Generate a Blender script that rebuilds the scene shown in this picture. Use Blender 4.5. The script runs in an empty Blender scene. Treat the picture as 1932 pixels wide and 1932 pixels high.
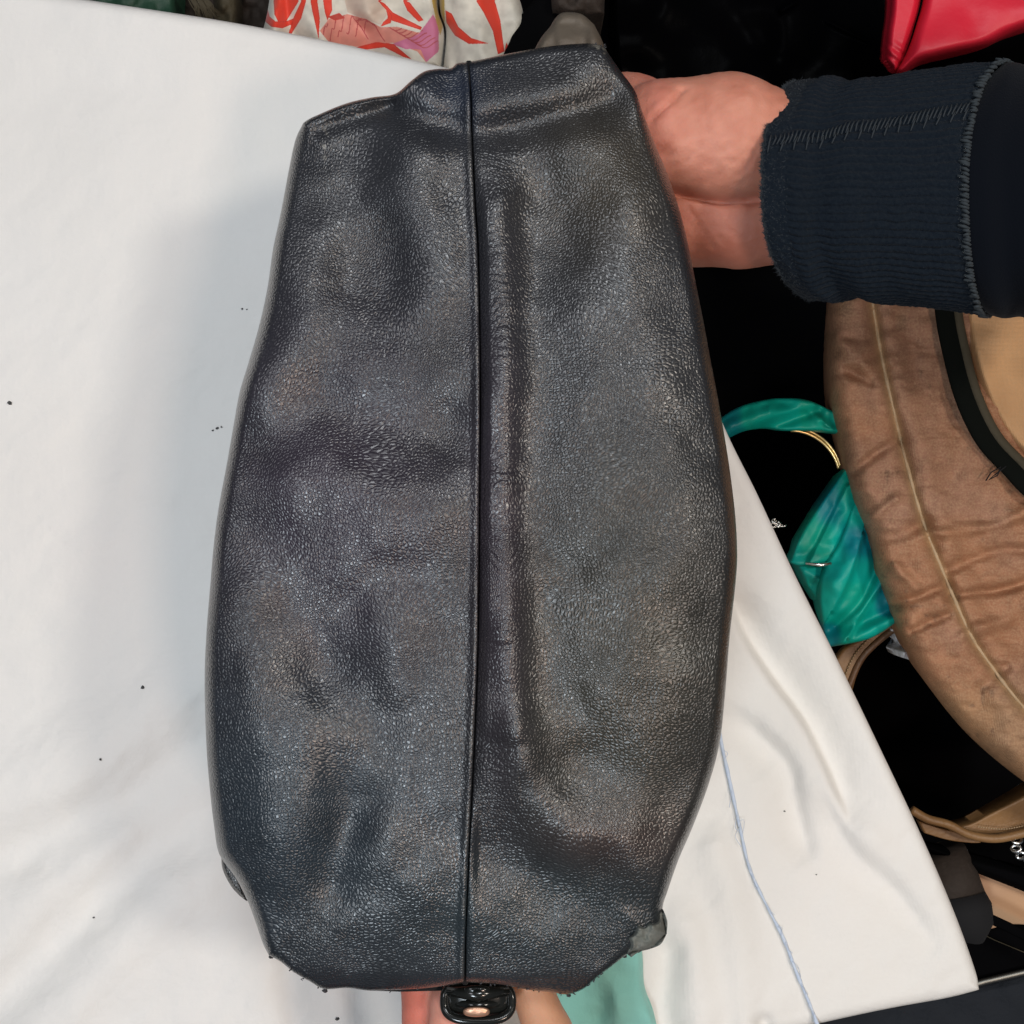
import bpy, math, random
import numpy as np
from mathutils import Vector

# ------------------------------------------------------------------ camera, light
S = bpy.context.scene
CZ, K = 0.60, 0.4545
cam = bpy.data.objects.new('camera', bpy.data.cameras.new('camera'))
S.collection.objects.link(cam)
cam.location = (0, 0, CZ); cam.rotation_euler = (0, 0, 0)
cam.data.sensor_width = 36; cam.data.lens = 18 / K
cam.data.clip_start = 0.01; cam.data.clip_end = 50
S.camera = cam
w = bpy.data.worlds.new('World'); S.world = w; w.use_nodes = True
bg = w.node_tree.nodes['Background']
bg.inputs[0].default_value = (0.80, 0.86, 1.0, 1); bg.inputs[1].default_value = 0.085
S.view_settings.view_transform = 'Standard'; S.view_settings.look = 'None'
S.view_settings.exposure = 0.0; S.view_settings.gamma = 1

def lamp(name, loc, aim, size, power, col):
    l = bpy.data.lights.new(name, 'AREA'); l.shape = 'DISK'; l.size = size
    l.energy = power; l.color = col
    o = bpy.data.objects.new(name, l); S.collection.objects.link(o)
    o.location = loc
    o.rotation_euler = (Vector(aim) - Vector(loc)).to_track_quat('-Z', 'Y').to_euler()
    return o
lamp('ceiling_lamp', (1.15, 0.22, 1.85), (0, 0, 0), 0.25, 13, (1.0, 0.91, 0.80))
lamp('ceiling_lamp', (-0.46, -0.66, 1.75), (0, 0, 0), 0.34, 13, (0.82, 0.92, 1.0))
lamp('ceiling_lamp', (0.55, -0.55, 1.65), (0, 0, 0), 0.24, 7, (1.0, 0.76, 0.62))
lamp('ceiling_lamp', (0.22, 0.85, 1.8), (0, 0, 0), 0.30, 10.5, (0.94, 0.97, 1.0))
lamp('ceiling_lamp', (-0.90, 0.45, 1.9), (0, 0, 0), 0.50, 5.5, (0.95, 0.94, 1.0))

# ------------------------------------------------------------------ helpers
rng = np.random.default_rng(7)
C = S.collection
def P(px, py, z):
    s = (CZ - np.asarray(z, float)) * K / 966
    return np.stack(np.broadcast_arrays((np.asarray(px, float) - 966) * s, (966 - np.asarray(py, float)) * s, np.asarray(z, float)), -1)
def pt(px, py, z):
    return Vector([float(v) for v in P(px, py, z)])
def sm(a, b, x):
    t = np.clip((x - a) / (b - a), 0, 1); return t * t * (3 - 2 * t)
_tab = {}
def noise(x, y, scale, seed=0):
    if seed not in _tab: _tab[seed] = np.random.default_rng(seed + 100).random((128, 128)) * 2 - 1
    T = _tab[seed]
    u = np.asarray(x, float) / scale; v = np.asarray(y, float) / scale
    i = np.floor(u).astype(int); j = np.floor(v).astype(int)
    fu = u - i; fv = v - j; fu = fu * fu * fu * (fu * (6 * fu - 15) + 10); fv = fv * fv * fv * (fv * (6 * fv - 15) + 10)
    a = T[i % 128, j % 128]; b = T[(i + 1) % 128, j % 128]; c = T[i % 128, (j + 1) % 128]; d = T[(i + 1) % 128, (j + 1) % 128]
    return (a * (1 - fu) + b * fu) * (1 - fv) + (c * (1 - fu) + d * fu) * fv
def fbm(x, y, scale, seed=0, n=3):
    return sum(noise(x, y, scale / 2 ** k, seed + k) / 2 ** k for k in range(n))
def smooth(pts, n=8):
    p = np.array(pts, float)
    if len(p) < 3: return p
    q = np.vstack([2 * p[0] - p[1], p, 2 * p[-1] - p[-2]]); out = []
    for i in range(1, len(q) - 2):
        for k in range(n):
            t = k / n
            out.append(0.5 * ((2 * q[i]) + (-q[i - 1] + q[i + 1]) * t + (2 * q[i - 1] - 5 * q[i] + 4 * q[i + 1] - q[i + 2]) * t * t + (-q[i - 1] + 3 * q[i] - 3 * q[i + 1] + q[i + 2]) * t ** 3))
    out.append(q[-2]); return np.array(out)
def resample(p, n):
    p = np.asarray(p, float); L = np.r_[0, np.cumsum(np.linalg.norm(np.diff(p, axis=0), axis=1))]
    t = np.linspace(0, L[-1], n)
    return np.stack([np.interp(t, L, p[:, k]) for k in range(p.shape[1])], 1)
def dist(x, y, line, signed=False):
    line = np.asarray(line, float); best = np.full(np.shape(x), 1e9); sg = np.ones(np.shape(x))
    for a, b in zip(line[:-1], line[1:]):
        d = b - a; L2 = max(float(d @ d), 1e-9)
        t = np.clip(((x - a[0]) * d[0] + (y - a[1]) * d[1]) / L2, 0, 1)
        ex = x - a[0] - t * d[0]; ey = y - a[1] - t * d[1]
        r = np.hypot(ex, ey)
        if signed:
            m = r < best; sg = np.where(m, np.sign(d[0] * (y - a[1]) - d[1] * (x - a[0])), sg)
        best = np.minimum(best, r)
    return best * sg if signed else best
def inside(x, y, poly):
    poly = np.asarray(poly, float); r = np.zeros(np.shape(x), bool)
    for a, b in zip(poly, np.roll(poly, -1, 0)):
        if a[1] == b[1]: continue
        c = ((a[1] > y) != (b[1] > y)) & (x < (b[0] - a[0]) * (y - a[1]) / (b[1] - a[1]) + a[0])
        r ^= c
    return r
def ridge(x, y, line, s, amp, s2=None):
    """a fold: s = width on the right-hand side of the travel direction, s2 on the other"""
    x = np.asarray(x, float); y = np.asarray(y, float)
    L = np.asarray(line, float); m_ = 3.6 * max(s, s2 or 0) + 6
    if x.size > 400:
        k = (x > L[:, 0].min() - m_) & (x < L[:, 0].max() + m_) & (y > L[:, 1].min() - m_) & (y < L[:, 1].max() + m_)
        out = np.zeros(x.shape)
        if k.any():
            xs, ys = x[k], y[k]; D = dist(xs, ys, smooth(line, 4), s2 is not None)
            out[k] = amp * np.exp(-0.5 * (D / (s if s2 is None else np.where(D > 0, s, s2))) ** 2)
        return out
    if s2 is None:
        return amp * np.exp(-0.5 * (dist(x, y, smooth(line, 4)) / s) ** 2)
    d = dist(x, y, smooth(line, 4), True)
    return amp * np.exp(-0.5 * (d / np.where(d > 0, s, s2)) ** 2)

def link(name, me, mat=None, parent=None):
    o = bpy.data.objects.new(name, me); C.objects.link(o)
    if mat: me.materials.append(mat)
    if parent:
        o.parent = parent; o.matrix_parent_inverse = parent.matrix_basis.inverted()
    return o
def mesh(name, v, f, mat=None, parent=None, col=None, sharp=False, uv=None):
    me = bpy.data.meshes.new(name)
    if isinstance(f, np.ndarray):
        n = len(f); k = f.shape[1]
        me.vertices.add(len(v)); me.vertices.foreach_set('co', np.asarray(v, np.float32).ravel())
        me.loops.add(n * k); me.loops.foreach_set('vertex_index', f.astype(np.int32).ravel())
        me.polygons.add(n); me.polygons.foreach_set('loop_start', np.arange(0, n * k, k, dtype=np.int32))
        me.polygons.foreach_set('loop_total', np.full(n, k, np.int32))
        me.update(calc_edges=True)
    else:
        me.from_pydata([tuple(map(float, q)) for q in v], [], [tuple(map(int, q)) for q in f]); me.update()
    if not sharp: me.polygons.foreach_set('use_smooth', np.ones(len(me.polygons), bool))
    if col is not None:
        a = me.color_attributes.new('Col', 'FLOAT_COLOR', 'POINT')
        c = np.ones((len(v), 4), np.float32); c[:, :3] = col; a.data.foreach_set('color', c.ravel())
    if uv is not None:
        a = me.attributes.new('grain', 'FLOAT_VECTOR', 'POINT'); a.data.foreach_set('vector', np.asarray(uv, np.float32).ravel())
    return link(name, me, mat, parent)
def thing(name, label, cat, loc=(0, 0, 0), group=None):
    o = bpy.data.objects.new(name, None); C.objects.link(o); o.location = loc; o.empty_display_size = 0.02
    o['label'] = label; o['category'] = cat
    if group: o['group'] = group
    return o
def tag(o, label=None, cat=None, group=None, kind=None):
    for k, v in (('label', label), ('category', cat), ('group', group), ('kind', kind)):
        if v: o[k] = v
    return o

def relief(name, top, bot, left, right, nu, nv, zf, mat, parent=None, colf=None, zb=None, shrink=(1, 1, .99, .97), grainf=None, raw=False):
    cs = []
    for c, n in ((top, nu), (bot, nu), (left, nv), (right, nv)):
        cs.append(resample(c if raw else smooth(c, 8), n + 1))
    T, B, L, R = cs
    u = np.linspace(0, 1, nu + 1)[None, :, None]; v = np.linspace(0, 1, nv + 1)[:, None, None]
    G = (1 - v) * T[None] + v * B[None] + (1 - u) * L[:, None] + u * R[:, None] \
        - ((1 - u) * (1 - v) * T[0] + u * (1 - v) * T[-1] + (1 - u) * v * B[0] + u * v * B[-1])
    loop2 = np.vstack([T, R[1:], B[::-1][1:], L[::-1][1:]])
    x, y = G[..., 0].ravel(), G[..., 1].ravel()
    e = dist(x, y, np.vstack([resample(c, 48) for c in (T, R, B[::-1], L[::-1])]))
    z = zf(x, y, e)
    V = P(x, y, z)
    idx = np.arange((nv + 1) * (nu + 1)).reshape(nv + 1, nu + 1)
    F = np.stack([idx[:-1, :-1], idx[1:, :-1], idx[1:, 1:], idx[:-1, 1:]], -1).reshape(-1, 4)
    col = colf(x, y) if colf else None
    g = grainf(x, y, V) if grainf else None
    if zb is not None:
        lo = np.r_[idx[0, :], idx[1:, -1], idx[-1, ::-1][1:], idx[::-1, 0][1:-1]]
        cen = V[:, :2].mean(0); ring = lo; base = V[lo]
        for k, s in enumerate(shrink):
            t = (k + 1) / len(shrink)
            nvt = base.copy(); nvt[:, :2] = cen + (base[:, :2] - cen) * s; nvt[:, 2] = base[:, 2] * (1 - t) + zb * t
            new = np.arange(len(V), len(V) + len(lo)); V = np.vstack([V, nvt])
            F = np.vstack([F, np.stack([ring, np.roll(ring, -1), np.roll(new, -1), new], -1)])
            if col is not None: col = np.vstack([col, col[lo]])
            if g is not None: g = np.vstack([g, g[lo] + np.array([0, 0, -.01 * (k + 1)])])
            ring = new
        # closing cap as quads fanned to the middle
        c0 = len(V); V = np.vstack([V, [[cen[0], cen[1], zb]]])
        F = np.vstack([F, np.stack([ring, np.roll(ring, -1), np.full(len(ring), c0), np.full(len(ring), c0)], -1)]) if False else F
        if col is not None: col = np.vstack([col, col[:1]])
        if g is not None: g = np.vstack([g, g[:1]])
        m = len(ring) // 2
        cap = [(ring[i], ring[i + 1], ring[-i - 2], ring[-i - 1]) for i in range(0, m - 1)]
        F = np.vstack([F, np.array(cap)])
    return mesh(name, V, F, mat, parent, col, uv=g)

def tube(name, pts, r, mat, parent=None, n=10, caps=True, flat=1.0, closed=False):
    """tapered tube through world points; r scalar or list; flat scales it in z"""
    p = np.array([tuple(q) for q in pts], float); m = len(p)
    r = np.broadcast_to(np.asarray(r, float), (m,))
    V = []; F = []
    for i in range(m):
        a = p[(i - 1) % m] if (closed or i > 0) else p[i]; b = p[(i + 1) % m] if (closed or i < m - 1) else p[i]
        d = b - a; d /= max(np.linalg.norm(d), 1e-9)
        up = np.array([0, 0, 1.0]) if abs(d[2]) < .9 else np.array([1.0, 0, 0])
        s = np.cross(d, up); s /= np.linalg.norm(s); t = np.cross(s, d)
        for k in range(n):
            th = 2 * math.pi * k / n
            V.append(p[i] + r[i] * (math.cos(th) * s + flat * math.sin(th) * t))
    for i in range(m if closed else m - 1):
        for k in range(n):
            F.append((i * n + k, i * n + (k + 1) % n, ((i + 1) % m) * n + (k + 1) % n, ((i + 1) % m) * n + k))
    if caps and not closed:
        F.append(tuple(range(n))[::-1]); F.append(tuple(range((m - 1) * n, m * n)))
    if name is None: return V, F
    return mesh(name, V, F, mat, parent)
class Join:
    def __init__(s): s.v = []; s.f = []
    def add(s, VF):
        o = len(s.v); s.v += [tuple(q) for q in VF[0]]; s.f += [tuple(i + o for i in q) for q in VF[1]]
    def build(s, name, mat, parent=None, sharp=False): return mesh(name, s.v, s.f, mat, parent, sharp=sharp)

def surface_net(sdf, lo, hi, h):
    nx, ny, nz = [int(math.ceil((b - a) / h)) + 1 for a, b in zip(lo, hi)]
    X, Y, Z = np.meshgrid(*[lo[k] + h * np.arange(n) for k, n in enumerate((nx, ny, nz))], indexing='ij')
    D = sdf(X, Y, Z)
    acc = np.zeros((nx - 1, ny - 1, nz - 1, 3)); cnt = np.zeros((nx - 1, ny - 1, nz - 1))
    sl = lambda o, n: slice(o, o + n)
    for ax in range(3):
        for a in (0, 1):
            for b in (0, 1):
                o0 = [0, 0, 0]; oth = [k for k in range(3) if k != ax]; o0[oth[0]] = a; o0[oth[1]] = b
                o1 = list(o0); o1[ax] = 1
                d0 = D[sl(o0[0], nx - 1), sl(o0[1], ny - 1), sl(o0[2], nz - 1)]; d1 = D[sl(o1[0], nx - 1), sl(o1[1], ny - 1), sl(o1[2], nz - 1)]
                m = (d0 < 0) != (d1 < 0); t = np.where(m, d0 / np.where(m, d0 - d1, 1), 0)
                for k in range(3):
                    acc[..., k] += np.where(m, (t if k == ax else o0[k]), 0)
                cnt += m
    act = cnt > 0; ids = -np.ones(act.shape, int); ids[act] = np.arange(act.sum())
    ij = np.argwhere(act); V = (ij + acc[act] / cnt[act][:, None]) * h + np.array(lo)
    F = []
    for ax in range(3):
        b, c = [k for k in range(3) if k != ax]
        n = [nx, ny, nz]; r = [slice(1, m - 1) for m in n]; r[ax] = slice(0, n[ax] - 1); r1 = list(r); r1[ax] = slice(1, n[ax])
        s0 = D[tuple(r)] < 0; s1 = D[tuple(r1)] < 0
        q = np.argwhere(s0 != s1); flip = s0[tuple(q.T)]
        for k in range(3):
            if k != ax: q[:, k] += 1
        def cell(db, dc):
            w_ = q.copy(); w_[:, b] -= db; w_[:, c] -= dc; return ids[tuple(w_.T)]
        f = np.stack([cell(1, 1), cell(0, 1), cell(0, 0), cell(1, 0)], -1)
        if ax == 1: flip = ~flip
        f[~flip] = f[~flip][:, ::-1]; F.append(f)
    return V, np.vstack(F)
def caps_sdf(caps, k):
    def f(X, Y, Z):
        D = None
        for c in caps:
            a, ra, b, rb = np.array(c[0]), c[1], np.array(c[2]), c[3]; kk = c[4] if len(c) > 4 else k
            d = b - a; L2 = d @ d + 1e-12
            t = np.clip(((X - a[0]) * d[0] + (Y - a[1]) * d[1] + (Z - a[2]) * d[2]) / L2, 0, 1)
            r = np.sqrt((X - a[0] - t * d[0]) ** 2 + (Y - a[1] - t * d[1]) ** 2 + (Z - a[2] - t * d[2]) ** 2) - (ra + (rb - ra) * t)
            if D is None: D = r
            else:
                h = np.clip(.5 + .5 * (D - r) / kk, 0, 1); D = D * (1 - h) + r * h - kk * h * (1 - h)
        return D
    return f

# ------------------------------------------------------------------ materials
def material(name, base, rough=.6, attr=False, spec=.5, metal=0, sheen=0, sss=0, vary=(), bump=(), rvary=0, coat=0):
    m = bpy.data.materials.new(name); m.use_nodes = True; nt = m.node_tree; N = nt.nodes; Lk = nt.links
    b = N['Principled BSDF']
    b.inputs['Roughness'].default_value = rough; b.inputs['Specular IOR Level'].default_value = spec
    b.inputs['Metallic'].default_value = metal; b.inputs['Sheen Weight'].default_value = sheen; b.inputs['Sheen Roughness'].default_value = .5
    b.inputs['Coat Weight'].default_value = coat; b.inputs['Coat Roughness'].default_value = .15
    if sss:
        b.inputs['Subsurface Weight'].default_value = sss; b.inputs['Subsurface Radius'].default_value = (.6, .2, .1); b.inputs['Subsurface Scale'].default_value = .006
    tc = N.new('ShaderNodeTexCoord'); src = tc.outputs['Object']
    if attr:
        a = N.new('ShaderNodeAttribute'); a.attribute_name = 'Col'; c = a.outputs['Color']
    else:
        r = N.new('ShaderNodeRGB'); r.outputs[0].default_value = (*base, 1); c = r.outputs[0]
    for sc, amt, colr in vary:
        n = N.new('ShaderNodeTexNoise'); n.inputs['Scale'].default_value = sc; n.inputs['Detail'].default_value = 4; Lk.new(src, n.inputs['Vector'])
        rp = N.new('ShaderNodeMapRange'); rp.inputs[1].default_value = .38; rp.inputs[2].default_value = .68; rp.inputs[3].default_value = 0; rp.inputs[4].default_value = amt
        Lk.new(n.outputs['Fac'], rp.inputs[0])
        mx = N.new('ShaderNodeMix'); mx.data_type = 'RGBA'; Lk.new(rp.outputs[0], mx.inputs[0]); Lk.new(c, mx.inputs[6]); mx.inputs[7].default_value = (*colr, 1); c = mx.outputs[2]
    Lk.new(c, b.inputs['Base Color'])
    if rvary:
        n = N.new('ShaderNodeTexNoise'); n.inputs['Scale'].default_value = 60; n.inputs['Detail'].default_value = 4; Lk.new(src, n.inputs['Vector'])
        rp = N.new('ShaderNodeMapRange'); rp.inputs[1].default_value = .3; rp.inputs[2].default_value = .7; rp.inputs[3].default_value = rough - rvary; rp.inputs[4].default_value = rough + rvary
        Lk.new(n.outputs['Fac'], rp.inputs[0]); Lk.new(rp.outputs[0], b.inputs['Roughness'])
    prev = None
    for kind, sc, d in bump:
        if kind == 'noise':
            n = N.new('ShaderNodeTexNoise'); n.inputs['Scale'].default_value = sc; n.inputs['Detail'].default_value = 5; o = n.outputs['Fac']; Lk.new(src, n.inputs['Vector'])
        elif kind == 'weave':
            n1 = N.new('ShaderNodeTexWave'); n1.bands_direction = 'X'; n2 = N.new('ShaderNodeTexWave'); n2.bands_direction = 'Y'
            for n in (n1, n2):
                n.inputs['Scale'].default_value = sc; n.inputs['Distortion'].default_value = 1.5; n.inputs['Detail Scale'].default_value = 2; Lk.new(src, n.inputs['Vector'])
            ad = N.new('ShaderNodeMath'); ad.operation = 'ADD'; Lk.new(n1.outputs['Fac'], ad.inputs[0]); Lk.new(n2.outputs['Fac'], ad.inputs[1]); o = ad.outputs[0]
        else:
            n = N.new('ShaderNodeTexVoronoi'); n.inputs['Scale'].default_value = sc; Lk.new(src, n.inputs['Vector']); o = n.outputs['Distance']
        bp = N.new('ShaderNodeBump'); bp.inputs['Strength'].default_value = 1; bp.inputs['Distance'].default_value = d; Lk.new(o, bp.inputs['Height'])
        if prev: Lk.new(prev, bp.inputs['Normal'])
        prev = bp.outputs['Normal']
    if prev: Lk.new(prev, b.inputs['Normal'])
    return m

def leather_material():
    m = material('black_pebbled_leather', (0, 0, 0), .42, attr=True, spec=.55)
    nt = m.node_tree; N = nt.nodes; Lk = nt.links; b = N['Principled BSDF']
    g = N.new('ShaderNodeAttribute'); g.attribute_name = 'grain'
    wn = N.new('ShaderNodeTexNoise'); wn.inputs['Scale'].default_value = 300; wn.inputs['Detail'].default_value = 2; Lk.new(g.outputs['Vector'], wn.inputs['Vector'])
    sub = N.new('ShaderNodeVectorMath'); sub.operation = 'SUBTRACT'; Lk.new(wn.outputs['Color'], sub.inputs[0]); sub.inputs[1].default_value = (.5, .5, .5)
    scl = N.new('ShaderNodeVectorMath'); scl.operation = 'SCALE'; Lk.new(sub.outputs[0], scl.inputs[0]); scl.inputs['Scale'].default_value = .0013
    add = N.new('ShaderNodeVectorMath'); add.operation = 'ADD'; Lk.new(g.outputs['Vector'], add.inputs[0]); Lk.new(scl.outputs[0], add.inputs[1])
    def vor(sc, feat):
        v = N.new('ShaderNodeTexVoronoi'); v.feature = feat; v.voronoi_dimensions = '2D'; v.inputs['Scale'].default_value = sc; v.inputs['Randomness'].default_value = .95; Lk.new(add.outputs[0], v.inputs['Vector']); return v.outputs['Distance']
    e1 = vor(720, 'DISTANCE_TO_EDGE')
    r1 = N.new('ShaderNodeMapRange'); r1.interpolation_type = 'SMOOTHSTEP'; r1.inputs[1].default_value = 0; r1.inputs[2].default_value = .36; Lk.new(e1, r1.inputs[0])
    e2 = vor(330, 'DISTANCE_TO_EDGE')
    r2 = N.new('ShaderNodeMapRange'); r2.interpolation_type = 'SMOOTHSTEP'; r2.inputs[1].default_value = 0; r2.inputs[2].default_value = .22; Lk.new(e2, r2.inputs[0])
    mix = N.new('ShaderNodeMath'); mix.operation = 'MULTIPLY_ADD'; Lk.new(r2.outputs[0], mix.inputs[0]); mix.inputs[1].default_value = .35; Lk.new(r1.outputs[0], mix.inputs[2])
    # grain strength differs over the hide
    pn = N.new('ShaderNodeTexNoise'); pn.inputs['Scale'].default_value = 14; pn.inputs['Detail'].default_value = 2; Lk.new(g.outputs['Vector'], pn.inputs['Vector'])
    pr = N.new('ShaderNodeMapRange'); pr.inputs[1].default_value = .35; pr.inputs[2].default_value = .65; pr.inputs[3].default_value = .45; pr.inputs[4].default_value = 1.0; Lk.new(pn.outputs['Fac'], pr.inputs[0])
    bp = N.new('ShaderNodeBump'); bp.inputs['Distance'].default_value = .00026; Lk.new(mix.outputs[0], bp.inputs['Height']); Lk.new(pr.outputs[0], bp.inputs['Strength'])
    fn = N.new('ShaderNodeTexNoise'); fn.inputs['Scale'].default_value = 1800; fn.inputs['Detail'].default_value = 3; Lk.new(g.outputs['Vector'], fn.inputs['Vector'])
    b2 = N.new('ShaderNodeBump'); b2.inputs['Distance'].default_value = .00002; Lk.new(fn.outputs['Fac'], b2.inputs['Height']); Lk.new(bp.outputs[0], b2.inputs['Normal'])
    Lk.new(b2.outputs[0], b.inputs['Normal'])
    rr = N.new('ShaderNodeMapRange'); rr.inputs[1].default_value = .3; rr.inputs[2].default_value = .7; rr.inputs[3].default_value = .31; rr.inputs[4].default_value = .40; Lk.new(pn.outputs['Fac'], rr.inputs[0])
    Lk.new(rr.outputs[0], b.inputs['Roughness'])
    # thin finish coat: follows the folds, only lightly the grain
    cb = N.new('ShaderNodeBump'); cb.inputs['Distance'].default_value = .00009; Lk.new(mix.outputs[0], cb.inputs['Height']); Lk.new(cb.outputs[0], b.inputs['Coat Normal'])
    b.inputs['Coat Weight'].default_value = .55; b.inputs['Coat Roughness'].default_value = .28; b.inputs['Coat IOR'].default_value = 1.5
    # polished plates, matt creases between them
    sp = N.new('ShaderNodeMapRange'); sp.inputs[1].default_value = .25; sp.inputs[2].default_value = 1.1; sp.inputs[3].default_value = .32; sp.inputs[4].default_value = .68
    Lk.new(mix.outputs[0], sp.inputs[0]); Lk.new(sp.outputs[0], b.inputs['Specular IOR Level'])
    return m

M = {}
M['leather'] = leather_material()
M['cloth'] = material('white_cotton', (0, 0, 0), .9, attr=True, spec=.2, sheen=.1, vary=((9, .25, (.72, .70, .66)),), bump=(('weave', 520, .00006), ('noise', 260, .0003)))
M['skin'] = material('skin', (0, 0, 0), .56, attr=True, spec=.3, sss=.3, bump=(('noise', 900, .00010), ('voronoi', 900, .00006)))
M['cuff'] = material('navy_rib_knit', (.0045, .0080, .0135), .95, spec=.08, sheen=.04, vary=((700, .5, (.011, .016, .022)),), bump=(('noise', 1500, .0006),))
M['sleeve'] = material('navy_fleece', (.0026, .0038, .0065), .95, spec=.06, sheen=.04, bump=(('noise', 1200, .0003),))
M['thread_grey'] = material('grey_blue_thread', (.017, .025, .031), .85, sheen=.03)
M['thread_dark'] = material('dark_thread', (.016, .022, .028), .85)
M['fray'] = material('frayed_thread', (.05, .05, .055), .8)
M['suede'] = material('worn_suede', (.12, .13, .115), .9, vary=((200, .6, (.19, .19, .17)),), bump=(('noise', 500, .0006),))
M['groove'] = material('dark_seam', (.003, .003, .004), .9)
M['black'] = material('black_velvet', (.0022, .0022, .0026), 1.0, spec=.03)
M['black_gloss'] = material('black_patent', (.010, .011, .010), .16, spec=.5)
M['dark_patent'] = material('dark_patent', (.0012, .0012, .0015), .3, spec=.005, bump=(('noise', 40, .0008),))
M['tan'] = material('tan_metallic_linen', (0, 0, 0), .5, attr=True, spec=.35, metal=.25, rvary=.1, vary=((900, .35, (.52, .34, .19)),), bump=(('weave', 420, .0001), ('noise', 120, .0005)))
M['pale_piping'] = material('pale_piping', (.40, .28, .16), .6, bump=(('noise', 400, .0006),))
M['dark_trim'] = material('dark_green_black_trim', (.003, .004, .003), .9, spec=.1, bump=(('noise', 500, .0002),))
M['satin'] = material('teal_satin', (0, 0, 0), .46, attr=True, spec=.3, sheen=0, bump=(('noise', 500, .0001),))
M['gold'] = material('gold', (.75, .55, .25), .28, metal=1)
M['copper'] = material('copper_rivet', (.62, .36, .24), .35, metal=.7, bump=(('noise', 500, .0004),))
M['silver'] = material('silver', (.7, .7, .68), .25, metal=1)
M['rail'] = material('dull_steel', (.22, .22, .20), .45, metal=1)
M['strap'] = material('brown_leather', (.24, .13, .05), .45, vary=((60, .5, (.15, .075, .03)),), bump=(('noise', 400, .0004),))
M['strap_dark'] = material('dark_brown_leather', (.12, .06, .028), .45, bump=(('noise', 400, .0004),))
M['paper'] = material('white_tissue', (.62, .62, .64), .7, bump=(('noise', 120, .002),))
M['silk'] = material('printed_silk', (0, 0, 0), .5, attr=True, spec=.4, sheen=.2, bump=(('weave', 600, .00004),))
M['red'] = material('red_leather', (.62, .012, .034), .5, spec=.5, vary=((25, .4, (.58, .011, .03)),), bump=(('noise', 300, .00015),))
M['green'] = material('dark_green_leather', (.012, .050, .028), .6, bump=(('noise', 300, .0006),))
M['brown'] = material('dark_brown_fabric', (.022, .014, .009), .8, bump=(('noise', 200, .001),))
M['olive'] = material('olive_brown_fabric', (.045, .036, .018), .8, bump=(('noise', 200, .001),))
M['beige'] = material('beige_leather', (.115, .095, .072), .6, vary=((40, .5, (.09, .07, .05)),), bump=(('noise', 300, .0005),))
M['mint'] = material('mint_cotton', (.24, .55, .48), .85, sheen=.2, bump=(('weave', 480, .00006), ('noise', 60, .002)))
M['blue'] = material('pale_blue_selvedge', (.50, .58, .70), .9, vary=((300, .6, (.60, .66, .72)),))
M['navy'] = material('dark_navy_cloth', (.006, .009, .014), .9, bump=(('noise', 300, .001),))
M['peach'] = material('peach_paper', (.50, .29, .15), .7, vary=((8, .6, (.42, .28, .24)),))
M['crumb'] = material('black_crumb', (.045, .045, .045), .6)

# ------------------------------------------------------------------ setting: dark display table below
g = 1.4
mesh('tabletop', [(-g, -g, -.26), (g, -g, -.26), (g, g, -.26), (-g, g, -.26)], [(0, 1, 2, 3)], M['black'])['kind'] = 'structure'

# white cotton sheet over the raised table
SH_T = [(-500, -95), (0, 12), (160, 30)]
FOLDS = [([(1380, 1110), (1408, 1190), (1462, 1275), (1530, 1370), (1590, 1500), (1612, 1560)], 34, -.011, 8),
         ([(1372, 1330), (1440, 1400), (1484, 1450), (1500, 1530), (1528, 1640)], 16, -.009, 34),
         ([(1545, 1500), (1600, 1600), (1650, 1650), (1700, 1700), (1760, 1790)], 16, -.006, 40),
         ([(1600, 1440), (1640, 1560), (1700, 1660)], 20, .0026, 40)]
BLUE = smooth([(1345, 1300), (1360, 1395), (1376, 1470), (1396, 1560), (1415, 1640), (1450, 1715), (1478, 1770), (1505, 1840), (1530, 1900), (1552, 1960)], 8)
def sheet_z(x, y, e):
    z = .0015 * fbm(x, y, 260, 3, 2) + .0006 * fbm(x, y, 70, 9, 2)
    for l, s, a, s2 in FOLDS:
        ly = [q[1] for q in l]; z += ridge(x, y, l, s2, a, s) * sm(ly[0] - 30, ly[0] + 70, y) * sm(ly[-1] + 25, ly[-1] - 80, y)
    for l, s, a in (([(-60, 1520), (140, 1440), (330, 1300), (470, 1180)], 55, .004), ([(-60, 1640), (150, 1560), (260, 1500), (400, 1380)], 40, -.004),
                    ([(-40, 1930), (120, 1760), (260, 1630), (380, 1540)], 38, -.0045), ([(-40, 1830), (100, 1690), (230, 1580)], 40, .003),
                    ([(60, 1990), (200, 1820), (330, 1700)], 50, .004), ([(560, 1960), (545, 1800), (520, 1650)], 22, -.003),
                    ([(650, 1980), (640, 1900), (600, 1800)], 26, .003), ([(520, 200), (200, 160), (-50, 90)], 80, -.002),
                    ([(1330, 2000), (1320, 1880), (1290, 1750)], 30, .004), ([(1270, 1990), (1250, 1900), (1262, 1800)], 20, -.003),
                    ([(1420, 2000), (1400, 1860), (1385, 1720), (1350, 1600)], 26, .0028), ([(1465, 2000), (1440, 1930)], 12, -.004)):
        z += ridge(x, y, l, s, a * 1.7)
    z += .0006 * fbm(x + y, (y - x) * .45, 60, 29, 3) * sm(-200, 900, y)
    d = dist(x, y, BLUE, True)
    z += np.where(d > 0, -.0014, 0.0) * sm(0, 6, np.abs(d)) * np.exp(-(d / 45) ** 2)
    R = 22.
    t = np.clip(1 - e / R, 0, 1)
    return z - .006 * (1 - np.sqrt(1 - t * t * .999))
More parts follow.
